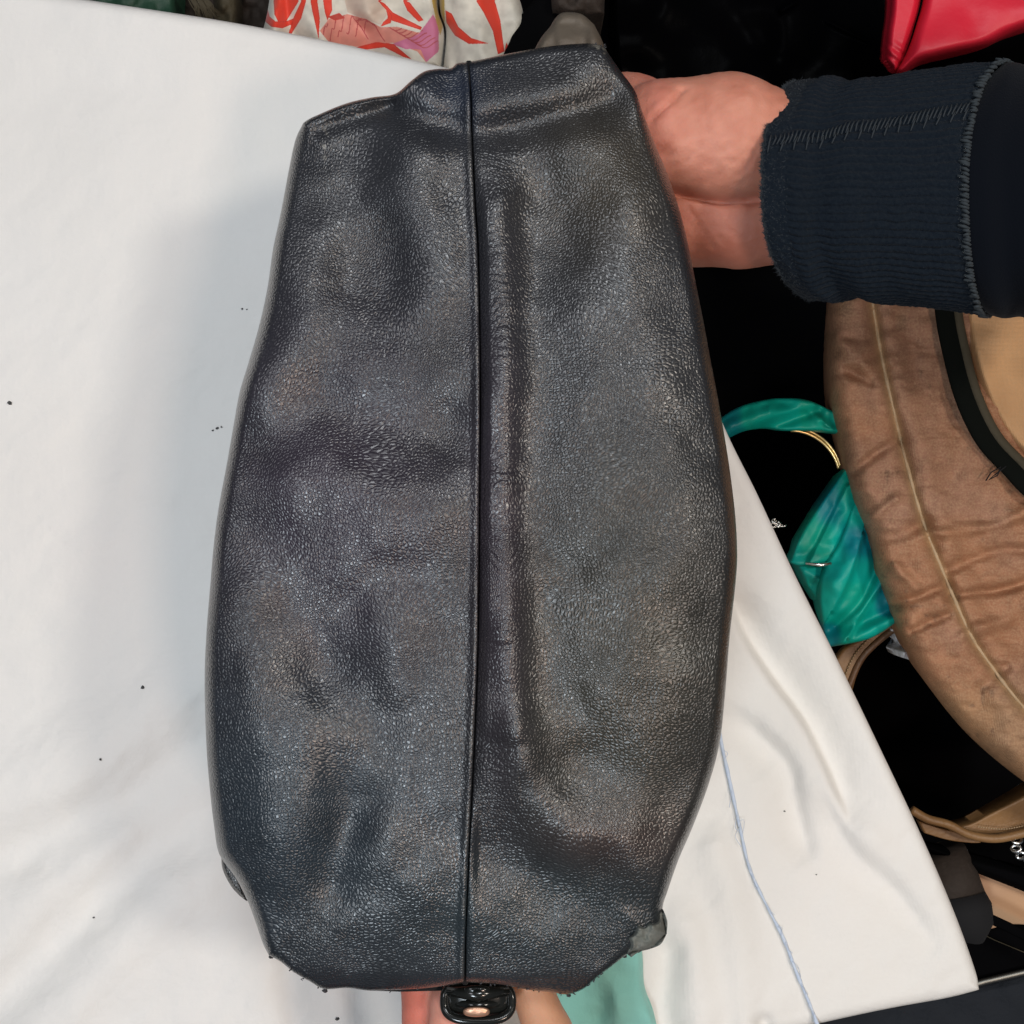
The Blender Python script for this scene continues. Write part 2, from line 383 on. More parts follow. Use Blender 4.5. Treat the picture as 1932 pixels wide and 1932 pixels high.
def sheet_col(x, y):
    c = np.empty((len(x), 3)); c[:] = (.78, .765, .735)
    k = sm(-40, 40, x - (1180 + (y - 1400) * .1)) * sm(900, 1300, y)
    c = c * (1 - .35 * k[:, None]) + np.array((.80, .775, .70)) * (.35 * k[:, None])
    for (a, b, s) in ((120, 950, 150), (190, 1080, 60), (1550, 1600, 120)):
        q = np.exp(-((x - a) ** 2 + (y - b) ** 2) / (2 * s * s))[:, None] * .25
        c = c * (1 - q) + np.array((.79, .74, .70)) * q
    return c
sheet = relief('white_sheet', [(-420, -72), (0, 8), (160, 1), (480, 48), (800, 118), (1100, 190)] if False else [(-420, -90), (160, -1), (480, 50), (800, 118), (1100, 192)],
               [(-420, 2290), (400, 2160), (1000, 2040), (1400, 1962), (1650, 1908), (1780, 1884), (1830, 1872), (1847, 1867)],
               [(-420, -90), (-420, 2290)],
               [(1100, 192), (1200, 410), (1355, 780), (1430, 935), (1500, 1085), (1580, 1245), (1655, 1400), (1740, 1580), (1800, 1720), (1839, 1828), (1847, 1867)],
               520, 560, sheet_z, M['cloth'], None, sheet_col, zb=-.25, shrink=(1.0, 1.0, 1.0))
tag(sheet, 'wrinkled white cotton sheet covering the raised table under the black bag', 'sheet')
# pale blue selvedge lying on the sheet's fold
def ribbon(name, line, wd, z0, mat, parent, th=.0003, zfun=None, wob=.25):
    L = resample(line, 160); t = np.gradient(L, axis=0); t /= np.linalg.norm(t, axis=1)[:, None]; n = np.stack([-t[:, 1], t[:, 0]], 1)
    ww = wd * (1 + wob * noise(L[:, 1], L[:, 0], 14, 21))[:, None] / 2
    A = L + n * ww; B = L - n * ww
    za = zfun(A[:, 0], A[:, 1], np.full(len(A), 200.)) if zfun else 0; zb = zfun(B[:, 0], B[:, 1], np.full(len(B), 200.)) if zfun else 0
    za = np.maximum(za, zb)
    V = np.vstack([P(A[:, 0], A[:, 1], za + z0), P(B[:, 0], B[:, 1], za + z0), P(A[:, 0], A[:, 1], za + z0 - th), P(B[:, 0], B[:, 1], za + z0 - th)])
    k = len(L); i = np.arange(k - 1)
    F = np.vstack([np.stack([i, i + k, i + 1 + k, i + 1], -1), np.stack([i + 2 * k, i, i + 1, i + 1 + 2 * k], -1), np.stack([i + k, i + 3 * k, i + 1 + 3 * k, i + 1 + k], -1)])
    return mesh(name, V, F, mat, parent)
ribbon('selvedge', BLUE, 6, .0006, M['blue'], sheet, zfun=sheet_z)['label'] = 'pale blue frayed selvedge'
J = Join()
for i in range(16):
    k = rng.integers(10, len(BLUE) - 6); a = BLUE[k]; b = BLUE[k + 3] + rng.normal(0, 5, 2); mid = (a + b) / 2 + rng.normal(0, 7, 2)
    pp = [pt(*q, .002 + .0008 * rng.random()) for q in resample(smooth([a, mid, b], 4), 8)]
    J.add(tube(None, pp, .00014, None, n=4))
tag(J.build('loose_threads', M['blue'], sheet), kind='stuff')

# crumbs of leather dropped on the sheet
cr = [(18, 760, 4.5), (410, 808, 3), (402, 812, 2), (418, 806, 2), (270, 1297, 3.5), (190, 1433, 2.6), (636, 1922, 3.5), (177, 1731, 2.2), (455, 1560, 1.6), (1480, 1530, 1.8), (1540, 1650, 1.5), (457, 583, 2), (466, 584, 1.4)]
CL = ['largest black crumb on the white sheet at the left edge of the photo', 'largest of three grey crumbs close beside the left side of the black bag', 'leftmost of three tiny crumbs beside the left side of the bag', 'rightmost of three tiny crumbs touching the left side of the bag',
      'black crumb on the sheet left of the lower half of the bag', 'small black crumb on the lower left part of the sheet', 'black crumb at the bottom edge of the photo left of the lower hand', 'tiny black speck lowest on the left part of the sheet', 'tiny black speck close below the side flap of the bag',
      'small black speck beside the blue selvedge', 'tiny black speck in the folds right of the blue selvedge', 'tiny grey speck left of the upper bag corner in the shaded sheet', 'faintest tiny grey speck nearest the upper left side of the bag']
for i, (x, y, r) in enumerate(cr):
    me_v = []; rr = np.random.default_rng(i)
    for k in range(3):
        for j in range(7):
            a = j * 2 * math.pi / 7; q = .75 * r * (1 + .35 * rr.normal()) * (1, .9, .4)[k] * .00028
            me_v.append((q * math.cos(a) * 1.3, q * math.sin(a), k * r * .00018))
    f = [(k * 7 + j, k * 7 + (j + 1) % 7, (k + 1) * 7 + (j + 1) % 7, (k + 1) * 7 + j) for k in range(2) for j in range(7)] + [tuple(range(14, 21))]
    o = mesh('crumb', me_v, f, M['crumb'], sharp=True)
    o.location = pt(x, y, float(sheet_z(np.array([x * 1.]), np.array([y * 1.]), np.array([500.]))[0]) + .0002)
    tag(o, CL[i], 'crumb', 'crumbs scattered on the white sheet')
# mint cloth lying under the bag's lower right corner
mint = relief('mint_cloth', [(1010, 1760), (1120, 1740), (1200, 1735)], [(980, 2060), (1150, 2080), (1262, 2060)], [(1010, 1760), (990, 1900), (980, 2060)], [(1200, 1735), (1212, 1800), (1216, 1860), (1236, 1920), (1262, 2060)], 60, 80,
              lambda x, y, e: .0075 + .004 * fbm(x, y, 70, 12, 2) + ridge(x, y, [(1110, 1800), (1160, 1880), (1170, 1980)], 12, .003) - .007 * np.clip(1 - e / 14, 0, 1) ** 2, M['mint'], zb=.0005, shrink=(1, 1))
tag(mint, "mint green cotton cloth on the sheet under the bag's lower right corner", 'cloth')

# ------------------------------------------------------------------ the black leather bag
TOPL = [(572, 232), (590, 221), (650, 196), (700, 184), (745, 177), (775, 153), (800, 135), (825, 130), (850, 129), (862, 120), (882, 117)]
TOPR = [(885, 117), (960, 101), (1040, 87), (1100, 82), (1128, 84), (1142, 92)]
LEFT = [(572, 232), (557, 265), (545, 320), (530, 400), (515, 470), (505, 540), (490, 610), (470, 680), (452, 740), (441, 800), (427, 880), (412, 960), (403, 1030), (397, 1100), (389, 1200), (386, 1290), (389, 1400), (395, 1480), (404, 1560), (414, 1612), (444, 1655), (468, 1702), (482, 1740), (496, 1780), (507, 1802)]
RIGHT = [(1142, 92), (1168, 130), (1197, 170), (1214, 215), (1235, 270), (1260, 330), (1283, 400), (1298, 460), (1310, 520), (1326, 600), (1341, 680), (1356, 760), (1373, 860), (1386, 960), (1391, 1040), (1388, 1100), (1377, 1200), (1369, 1300), (1358, 1400), (1337, 1480), (1307, 1560), (1281, 1620), (1260, 1680), (1250, 1715), (1256, 1762)]
BOTL = [(507, 1802), (530, 1815), (555, 1835), (585, 1852), (612, 1866), (655, 1864), (700, 1869), (780, 1866), (840, 1860), (876, 1853)]
BOTR = [(879, 1853), (940, 1857), (1000, 1868), (1040, 1872), (1070, 1876), (1100, 1866), (1125, 1845), (1150, 1826), (1190, 1797), (1225, 1790), (1256, 1762)]
SEAM = [(882, 117), (887, 180), (889, 250), (895, 380), (901, 480), (905, 700), (904, 900), (901, 1200), (894, 1400), (884, 1600), (878, 1750), (876, 1853)]
SEAMR = [(x + 1.7, y) for x, y in SEAM]; SEAMR[0] = (885, 117); SEAMR[-1] = (879, 1853)
OUT = np.vstack([smooth(TOPL), smooth(TOPR), smooth(RIGHT), smooth(BOTR)[::-1], smooth(BOTL)[::-1], smooth(LEFT)[::-1]])
SIDES = np.vstack([smooth(LEFT)[::-1]]), np.vstack([smooth(RIGHT)])
F_L = [([(650, 320), (672, 420), (730, 520)], 58, -3.6), ([(770, 250), (786, 400), (800, 560)], 34, 2.6), ([(600, 250), (606, 320)], 26, 1.4),
       ([(570, 460), (548, 640), (490, 760)], 34, 1.8), ([(625, 560), (600, 700)], 46, -1.4), ([(490, 830), (620, 770), (830, 800)], 46, -3.0),
       ([(450, 930), (620, 910), (790, 960)], 42, 1.8), ([(480, 1010), (540, 1100), (610, 1230)], 50, -3.4), ([(690, 1130), (840, 1110)], 44, -1.6),
       ([(450, 1170), (470, 1290), (460, 1400)], 48, 2.2), ([(725, 1190), (735, 1290)], 34, 1.2), ([(640, 1300), (690, 1360), (720, 1470)], 54, -2.4),
       ([(580, 1380), (560, 1500), (510, 1640)], 50, 2.8), ([(655, 1510), (640, 1590), (625, 1660)], 30, -2.8), ([(745, 1500), (750, 1660)], 44, 1.4),
       ([(560, 290), (585, 360), (575, 430)], 32, -1.0), ([(520, 1700), (600, 1760)], 34, -1.0)]
F_R = [([(1030, 400), (1036, 700), (1046, 1000), (1056, 1250), (1100, 1400)], 50, -2.0), ([(1180, 620), (1230, 900), (1220, 1200)], 120, 2.4),
       ([(990, 1400), (1010, 1510), (1080, 1580), (1160, 1590), (1215, 1640)], 40, 3.0), ([(850, 1560), (980, 1640), (1090, 1700), (1180, 1720)], 46, -2.4),
       ([(1170, 1740), (1230, 1700)], 34, 1.8), ([(1080, 270), (1160, 300), (1200, 370)], 44, 2.2), ([(1000, 330), (1040, 450)], 50, -1.8), ([(1130, 430), (1150, 560)], 50, 1.0),
       ([(1150, 1250), (1190, 1400)], 60, 1.4), ([(1090, 1450), (1250, 1500)], 40, -1.4), ([(905, 1225), (955, 1220)], 7, -.5), ([(910, 1395), (985, 1408)], 8, -.7), ([(910, 1425), (965, 1415)], 6, -.5), ([(905, 880), (975, 886)], 6, -.35), ([(905, 1010), (980, 1004)], 6, -.35)]
F_T = [([(735, 205), (800, 228), (890, 248), (1000, 236), (1080, 216), (1150, 196)], 20, -3.6), ([(790, 165), (830, 190), (885, 200), (1000, 172), (1120, 130)], 28, 2.4),
       ([(1060, 130), (1120, 150)], 18, -1.0), ([(845, 150), (855, 215)], 16, -1.4), ([(600, 245), (740, 200)], 9, -1.6)]
OUTD = np.vstack([resample(smooth(c), n)[:: k] for c, n, k in ((TOPL, 60, 1), (TOPR, 45, 1), (RIGHT, 110, 1), (BOTR, 60, -1), (BOTL, 60, -1), (LEFT, 110, -1))])
_dc = {}
def dout(x, y):
    k = (len(x), float(x[0]), float(x[-1]), float(y[-1]))
    if k not in _dc: _dc[k] = dist(x, y, OUTD)
    return _dc[k]
_sm = smooth(SEAM)
def seamd(x, y): return np.interp(y, _sm[:, 1], _sm[:, 0]) + .8 - x
def bag_z(x, y, e):
    do = dout(x, y)
    z = np.full(x.shape, .158)
    z += .010 * np.exp(-((y - 1000) / 620) ** 2)                       # belly of the base
    z -= .004 * sm(1500, 1850, y) + .006 * sm(300, 90, y)
    dm = seamd(x, y); mr = sm(-2, 22, -dm); ml = sm(-8, 0, dm)
    for l, s, a in F_L:
        z += ridge(x, y, l, s * 1.2, a * .0017) * ml
    for l, s, a in F_R: z += ridge(x, y, l, s * 1.15, a * .0016) * mr
    for l, s, a in F_T: z += ridge(x, y, l, s * 1.15, a * .0014)
    z += ridge(x, y, [(940, 330), (952, 600), (950, 900), (958, 1200), (978, 1450)], 34, .0050, 25) * sm(280, 420, y) * mr * sm(1560, 1400, y)
    ds = np.abs(dm)
    z -= np.where(dm > 0, .0, 1.) * .0012 * np.exp(-(ds / 8) ** 2)         # right hide dives under the lip
    z += np.where(dm > 0, 1., 0) * .0012 * np.exp(-((ds - 6) / 8) ** 2)
    z -= .0016 * np.exp(-(ds / np.where(dm > 0, 1.2, 1.8)) ** 2)
    z += .0013 * fbm(x, y, 120, 31, 2) + .00010 * noise(x, y, 26, 41)
    z += .00011 * (1 + noise(x, y, 50, 6)) * np.sin((y + 16 * noise(x, y, 34, 5)) / 3.0) * np.exp(-((x - 940) / 42) ** 2) * sm(200, 500, y) * sm(1650, 1450, y) * (dm < 0)
    yy = y + .00016 * (x - 880) ** 2; z -= .013 * sm(1770, 1970, yy) + .003 * sm(1835, 1885, yy)
    top = sm(300, 180, y); bot = sm(1740, 1850, y)
    z -= .007 * np.clip(1 - do / 130, 0, 1) ** 2 * (1 - top) * (1 - bot)
    R = 24 * (1 - top) * (1 - bot) + 14 * top + 10 * bot; D = .013 * (1 - top) * (1 - bot) + .008 * top + .004 * bot
    t = np.clip(1 - do / R, 0, 1)
    z -= D * (1 - np.sqrt(1 - t * t * .998))
    z += .0018 * np.exp(-((dist(x, y, smooth(TOPL[:6])) - 5) / 5) ** 2)
    return z
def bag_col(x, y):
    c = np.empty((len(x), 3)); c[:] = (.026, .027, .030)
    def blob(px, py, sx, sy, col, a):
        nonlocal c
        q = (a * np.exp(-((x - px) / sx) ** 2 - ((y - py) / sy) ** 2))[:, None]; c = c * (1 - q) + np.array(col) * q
    blob(640, 950, 230, 330, (.036, .030, .039), .8)  # coloured reflections and highlights, painted into the leather colour region by region
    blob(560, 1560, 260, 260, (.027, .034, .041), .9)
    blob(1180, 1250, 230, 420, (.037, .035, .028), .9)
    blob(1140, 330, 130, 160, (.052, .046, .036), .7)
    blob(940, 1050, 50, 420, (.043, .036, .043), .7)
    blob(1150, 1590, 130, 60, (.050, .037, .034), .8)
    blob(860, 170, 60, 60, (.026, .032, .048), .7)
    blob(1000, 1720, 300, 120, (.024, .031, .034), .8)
    lum = c.mean(1)[:, None]; c = np.clip(lum + 1.7 * (c - lum), .01, 1)  # strengthens the painted light tints
    c *= (1 + .16 * fbm(x, y, 60, 55, 3))[:, None]
    worn = sm(.10, .55, fbm(x, y, 9, 77, 2)) * np.exp(-((x - 614) / 9) ** 2 - ((y - 270) / 26) ** 2)
    d = np.minimum(dist(x, y, smooth(TOPR)), dist(x, y, smooth(BOTR)))
    worn = np.maximum(worn, sm(9, 2, d + 5 * noise(x, y, 6, 8)) * (sm(1105, 1125, x) * (y < 200)))
    ee = dout(x, y); worn = np.maximum(worn, .18 * sm(6, 1, ee) * sm(-.1, .5, noise(x, y, 12, 66)))
    ds = seamd(x, y); worn = np.maximum(worn, .16 * np.exp(-((ds - 6) / 3) ** 2) * sm(-.6, .3, noise(x * 0, y, 30, 3)))
    q = np.clip(worn, 0, 1)[:, None]
    return c * .78 * (1 - q) + np.array((.20, .19, .165)) * q
def grain(x, y, V):
    wx = V[:, 0] + .004 * noise(x, y, 110, 201); wy = V[:, 1] + .004 * noise(x, y, 110, 202)
    # pulled sideways low on the hide and beside the seam, lengthways on the right
    return np.stack([wx, wy * 1.0, V[:, 2]], -1)
bag = thing('leather_bag', 'black pebbled leather bag held with its worn base and centre seam facing up', 'bag', pt(900, 980, .05))
for nm, t_, b_, l_, r_, nu in (('leather_panel', TOPL, BOTL, LEFT, SEAM, 330), ('leather_panel', TOPR, BOTR, SEAMR, RIGHT, 330)):
    def gf(x, y, V):
        G = grain(x, y, V)
        lo = sm(1350, 1600, y); nb = np.exp(-((x - 940) / 45) ** 2)
        m = np.exp(-((x - 1150) / 160) ** 2 - ((y - 850) / 420) ** 2); pass
        m = np.maximum(nb * sm(300, 600, y) * sm(1600, 1400, y), lo * .6); G[:, 1] += .45 * (V[:, 1]) * m * 0 + .0
        G[:, 0] = G[:, 0] * 1.0; return G
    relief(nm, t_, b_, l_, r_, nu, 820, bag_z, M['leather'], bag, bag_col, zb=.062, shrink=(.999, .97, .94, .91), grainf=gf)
sz = lambda q, dz: pt(q[0] + 1.6, q[1], float(bag_z(np.array([q[0] - 9.]), np.array([q[1] * 1.]), np.array([50.]))[0]) + dz)
tube('seam_backing', [sz((883, 120), -.0040)] + [sz(q, -.0070 + .0026 * (i < 3)) for i, q in enumerate(resample(smooth(SEAM), 90)) if i > 0], .0015, M['groove'], bag, n=6)

# frayed threads along the torn lower edge and the worn corners
J = Join()
for i in range(40):
    c_ = smooth(BOTL + BOTR[1:] if i % 2 else BOTR); k = rng.integers(2, len(c_) - 2); a = c_[k]
    if i > 30: a = np.array((1120 + 30 * rng.random(), 84 + 8 * rng.random()))
    b = a + np.array((rng.normal(0, 3), abs(rng.normal(0, 2.4)) * (1 if a[1] > 900 else -1)))
    z0 = float(bag_z(np.array([a[0]]), np.array([a[1] - 3]), np.array([9.]))[0]) - .001
    J.add(tube(None, [pt(*a, z0), pt(*((a + b) / 2 + rng.normal(0, 1.5, 2)), z0 + .0005), pt(*b, z0)], [.0003, .00025, .0001], None, n=4))
for (x, y) in ((512, 1804), (614, 1869), (1073, 1877), (1178, 1803), (1246, 1768)):
    q = [pt(x + 3 * math.cos(t) + rng.normal(0, 1), y + 2.5 * math.sin(t), .117 + .0006 * t) for t in np.linspace(0, 5, 9)]
    J.add(tube(None, q, .0005, None, n=5))
tag(J.build('frayed_threads', M['fray'], bag), kind='stuff')
# bare suede corner patch, lower right
CP = [(1185, 1797), (1190, 1775), (1196, 1752), (1212, 1738), (1236, 1728), (1250, 1712), (1256, 1735)]
relief('worn_corner', [(1183, 1800), (1190, 1781), (1186, 1768), (1197, 1758), (1203, 1746), (1214, 1748), (1224, 1740), (1240, 1738), (1246, 1722), (1252, 1718)], [(1191, 1806), (1206, 1796), (1224, 1791), (1246, 1782), (1258, 1762)],
       [(1183, 1800), (1191, 1806)], [(1252, 1718), (1259, 1738), (1258, 1762)], 50, 24,
       lambda x, y, e: np.maximum(bag_z(x, y, e), .135) + .0030 + .0014 * fbm(x, y, 14, 90, 3) - .004 * np.clip(1 - e / 6, 0, 1), M['suede'], bag, zb=.12, shrink=(.9, .7))['label'] = 'bare grey suede where the leather has torn away'
# pocket slit at the lower left edge
relief('side_flap', [(417, 1606), (432, 1612), (446, 1640)], [(452, 1690), (462, 1698), (466, 1700)], [(417, 1606), (420, 1640), (436, 1672), (452, 1690)], [(446, 1640), (458, 1672), (466, 1700)], 20, 30,
       lambda x, y, e: .118 + 0 * x + .003 * np.clip(e / 6, 0, 1), M['leather'], bag, lambda x, y: np.full((len(x), 3), .028), zb=.07, shrink=(.95, .9), grainf=grain)
# zip at the end of the bag: tape and metal teeth
zp = tube('zip_tape', [pt(700, 1862, .118), pt(760, 1864, .118), pt(835, 1862, .118)], .0016, M['groove'], bag, n=8)
bv = []; 
def boxv(sx, sy, sz_): return [(a * sx / 2, b * sy / 2, c * sz_ / 2) for a in (-1, 1) for b in (-1, 1) for c in (-1, 1)]
bf = [(0, 1, 3, 2), (4, 6, 7, 5), (0, 4, 5, 1), (2, 3, 7, 6), (0, 2, 6, 4), (1, 5, 7, 3)]
tm = None
for i in range(17):
    x = 742 + i * 5.4; y = 1866.5 - .02 * (x - 742)
    if tm is None:
        o = mesh('zip_tooth', boxv(.0008, .0016, .0016), bf, M['silver'], bag, sharp=True); tm = o.data
    else:
        o = link('zip_tooth', tm, None, bag)
    p_ = pt(x, y, .1195); o.matrix_world = __import__('mathutils').Matrix.Translation(p_)
# handle hardware: glossy black shackle with copper rivet
hw = thing('x', '', '') if False else None
def rounded(name, cx, cy, z, w_, h_, dz, mat, parent, sq=3.2, n=48, dome=.6):
    V = []; F = []; rings = [(1.0, -1.0), (1.04, -.5), (1.05, 0), (1.0, .5), (.88, .85), (.6, 1.0), (.25, 1.0 + dome * .15)]
    for s, k in rings:
        for i in range(n):
            a = 2 * math.pi * i / n; ca, sa = math.cos(a), math.sin(a)
            rx = math.copysign(abs(ca) ** (2 / sq), ca) * s * w_ / 2; ry = math.copysign(abs(sa) ** (2 / sq), sa) * s * h_ / 2
            V.append(tuple(pt(cx + rx, cy + ry, z + k * dz / 2)))
    for r_ in range(len(rings) - 1):
        for i in range(n): F.append((r_ * n + i, (r_ + 1) * n + i, (r_ + 1) * n + (i + 1) % n, r_ * n + (i + 1) % n))
    F.append(tuple(range((len(rings) - 1) * n, len(rings) * n))[::-1]); F.append(tuple(range(n)))
    return mesh(name, V, F, mat, parent)
ring_pts = []
for a in np.linspace(0, 2 * math.pi, 64, endpoint=False):
    ca, sa = math.cos(a), math.sin(a); sq = 2 / 2.8
    ring_pts.append(pt(902 + math.copysign(abs(ca) ** sq, ca) * 64, 1889 + math.copysign(abs(sa) ** sq, sa) * 37 + 6 * ca * ca * 0, .124 + .003 * sa))
hr = tube('handle_ring', ring_pts, .0019, M['black_gloss'], bag, n=12, closed=True)
rounded('handle_end', 902, 1889, .1195, 122, 62, .012, M['black_gloss'], bag)
rounded('handle_clip', 900, 1872, .125, 52, 26, .008, M['black_gloss'], bag)
rounded('rivet', 899, 1909, .1310, 48, 19, .0035, M['copper'], bag, sq=2.4)
tube('handle_bar', [pt(846, 1868, .123), pt(900, 1876, .128), pt(958, 1868, .123)], [.0022, .003, .0022], M['black_gloss'], bag, n=12)
tube('handle_bar', [pt(846, 1890, .122), pt(900, 1897, .1275), pt(958, 1890, .122)], [.0016, .0022, .0016], M['black_gloss'], bag, n=12)

# ------------------------------------------------------------------ hands
def hand_obj(name, caps, k, h, parent, post=None, colf=None):
    A = np.array([c[0] for c in caps] + [c[2] for c in caps]); r = max(max(c[1], c[3]) for c in caps) + .008
    V, F = surface_net(caps_sdf(caps, k), A.min(0) - r, A.max(0) + r, h)
    # one pass of smoothing
    for _ in range(2):
        acc = np.zeros_like(V); n = np.zeros(len(V))
        for a, b in ((0, 1), (1, 2), (2, 3), (3, 0)):
            np.add.at(acc, F[:, a], V[F[:, b]]); np.add.at(acc, F[:, b], V[F[:, a]]); np.add.at(n, F[:, a], 1); np.add.at(n, F[:, b], 1)
        V = V * .5 + .5 * acc / n[:, None]
    s = (CZ - V[:, 2]) * K / 966; x = V[:, 0] / s + 966; y = 966 - V[:, 1] / s
    if post is not None: V = V + post(x, y, V)
    col = colf(x, y, V)
    return mesh(name, V, F, M['skin'], parent, col)
def c_(x1, y1, z1, r1, x2, y2, z2, r2, *k): return (tuple(pt(x1, y1, z1)), r1, tuple(pt(x2, y2, z2)), r2, *k)
CRE = [([(1290, 168), (1262, 196), (1228, 226)], 2.6, .0022), ([(1235, 346), (1300, 366), (1370, 378), (1445, 374)], 5.5, .0048),
       ([(1222, 330), (1248, 304), (1275, 282)], 1.8, .0010), ([(1232, 300), (1262, 272)], 1.6, .0008), ([(1255, 350), (1290, 306), (1320, 280)], 1.8, .0009), ([(1335, 345), (1400, 290)], 3, .0005),
       ([(1395, 330), (1425, 290), (1445, 262)], 2, .0007), ([(1375, 335), (1412, 285)], 2, .0005), ([(1410, 340), (1440, 305)], 2, .0006), ([(1350, 300), (1385, 262)], 2, .0004),
       ([(1300, 390), (1325, 430), (1350, 470)], 2.2, .0007), ([(1330, 400), (1365, 460)], 3, .0005), ([(1390, 385), (1420, 440)], 3, .0004)] + [([(1300 + 13 * k, 352 - 4 * (k % 3)), (1322 + 14 * k, 320), (1338 + 14 * k, 285 - 5 * (k % 2))], 1.3, .00028) for k in range(8)] + [([(1260 + 22 * k, 235), (1290 + 22 * k, 200), (1330 + 22 * k, 182)], 1.4, .0002) for k in range(5)]
def hand_post(x, y, V):
    d = np.zeros_like(V); up = V[:, 2] > .07
    for l, s, a in CRE: d[:, 2] -= np.where(up, ridge(x, y, l, s, a), 0)
    d[:, 2] += np.where(up, .0004 * fbm(x + y, x - y, 16, 61, 2), 0)
    return d
def skin_col(x, y, V):
    c = np.empty((len(x), 3)); c[:] = (.53, .215, .145)
    q = np.exp(-((x - 1330) / 90) ** 2 - ((y - 290) / 60) ** 2)[:, None] * .6; c = c * (1 - q) + np.array((.62, .265, .190)) * q  # light on the mound and shade below the crease, put into the skin colour
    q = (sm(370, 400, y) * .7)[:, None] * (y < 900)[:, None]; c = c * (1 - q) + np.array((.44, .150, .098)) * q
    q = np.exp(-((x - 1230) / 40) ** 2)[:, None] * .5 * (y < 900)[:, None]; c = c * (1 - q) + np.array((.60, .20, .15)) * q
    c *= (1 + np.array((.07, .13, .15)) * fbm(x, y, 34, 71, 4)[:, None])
    for l, s, a in CRE:  # crease shading painted as darker skin, following the fold depth
        q = ridge(x, y, l, s * 1.1, min(.45, a * 110))[:, None]; c = c * (1 - q) + np.array((.34, .10, .07)) * q
    return c
per = thing('person', 'hand in a dark navy ribbed cuff gripping the right side of the black bag', 'person', pt(1500, 340, .05))
caps = [c_(1250, 262, .094, .0255, 1372, 262, .094, .0268), c_(1372, 262, .094, .0268, 1500, 290, .090, .0235),
        c_(1290, 418, .074, .020, 1400, 415, .077, .0215, .003), c_(1400, 415, .077, .0215, 1620, 395, .085, .022, .004), c_(1620, 345, .085, .030, 2000, 350, .085, .036, .02),
        c_(1300, 260, .088, .020, 1190, 215, .070, .018, .006),                    # thumb root
        c_(1300, 330, .070, .022, 1150, 330, .040, .0165, .012), c_(1300, 400, .068, .020, 1150, 400, .040, .016, .012), c_(1150, 330, .040, .0165, 1080, 300, .038, .0135, .012), c_(1150, 400, .040, .016, 1080, 420, .038, .0130, .012)]
for y0, y1, ln, r in ((262, 235, 330, .0098), (325, 315, 370, .0100), (388, 395, 345, .0095), (445, 470, 270, .0083)):
    xs = 1080
    caps += [c_(1150, y0 + 20, .040, .012, xs, y0, .040, r, .006), c_(xs, y0, .040, r, xs - ln * .45, (y0 + y1) / 2, .046, r * .95, .003), c_(xs - ln * .45, (y0 + y1) / 2, .046, r * .95, xs - ln * .78, y1, .047, r * .88, .003), c_(xs - ln * .78, y1, .047, r * .88, xs - ln, y1, .050, r * .8, .003)]
caps += [c_(1190, 215, .070, .016, 1100, 165, .048, .0115, .005), c_(1100, 165, .048, .0115, 1010, 150, .048, .010, .004)]
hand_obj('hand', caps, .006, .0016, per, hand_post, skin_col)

def sleeve(name, xl, xr, top, bot, zc, hz, mat, parent, ns, nth, rfun, zs=(0, 0)):
    """tube lying along x; xl/xr functions of angle, top/bot outlines in the photo's frame"""
    th = np.linspace(-math.pi, math.pi, nth, endpoint=False); s = np.linspace(0, 1, ns)
    S_, TH = np.meshgrid(s, th, indexing='ij')
    x = xl(TH) * (1 - S_) + xr(TH) * S_
    yt = np.interp(x, *np.array(top).T); yb = np.interp(x, *np.array(bot).T)
    yc = (yt + yb) / 2; hy = (yb - yt) / 2
    z = zc + (hz + zs[0] * S_) * np.cos(TH)
    r = 1 + rfun(S_, TH, x)
    V = P(x.ravel(), (yc + hy * np.sin(TH) * r).ravel(), (zc + (z - zc) * r).ravel())
    idx = np.arange(ns * nth).reshape(ns, nth); a = idx[:-1]; b = idx[1:]
    F = np.stack([a, np.roll(a, -1, 1), np.roll(b, -1, 1), b], -1).reshape(-1, 4)[:, ::-1]
    return V.reshape(ns, nth, 3), F
ctop = [(1400, 168), (1490, 156), (1560, 151), (1640, 146), (1700, 139), (1780, 128), (1840, 120), (1900, 118), (1932, 132), (2300, 120)]
cbot = [(1400, 520), (1490, 555), (1525, 566), (1600, 563), (1700, 573), (1800, 584), (1860, 594), (1900, 590), (2000, 600), (2300, 620)]
cu = lambda T: np.clip(1 - np.cos(T), 0, 1.4)
xl = lambda T: 1436 + np.where(T < 0, 62, 90) * cu(T) ** 1.2 + 2 * noise(T * 30, T * 0, 1, 4)
xr = lambda T: 1819 + np.where(T < 0, 78, 40) * cu(T)
slv = tag(bpy.data.objects.new('x', None)) if False else None
NR = 84
def rib(s, t, x):
    m = sm(.115, .135, s)
    r = .030 * (np.abs(np.sin(t * NR / 2 + .5 * noise(s * 12, t * 4, 1, 17))) ** .6 - .6) * m
    r += .012 * (1 - m) * np.sin(s / .12 * math.pi)
    r += .05 * np.exp(-((s - .42) / .09) ** 2) * np.cos(t - .35) + .03 * np.exp(-((s - .17) / .05) ** 2) - .03 * np.exp(-((s - .27) / .06) ** 2)
    r += .010 * noise(s * 9, t * 3, 1, 12) + .006 * noise(s * 60, t * 40, 1, 14)
    r += -.012 * np.exp(-((t + .56 + .25 * s) / .05) ** 2)
    return r
V, F = sleeve('cuff', xl, xr, ctop, cbot, .093, .034, M['cuff'], per, 150, 84 * 10, rib)
cuff = mesh('cuff', V.reshape(-1, 3), F, M['cuff'], per)
# inside of the cuff mouth
V2, F2 = sleeve('lining', lambda T: xl(T) + 3, lambda T: xl(T) + 120, ctop, cbot, .093, .031, None, None, 10, 120, lambda s, t, x: -.05 - .04 * s)
mesh('cuff_lining', V2.reshape(-1, 3), F2, M['cuff'], cuff)
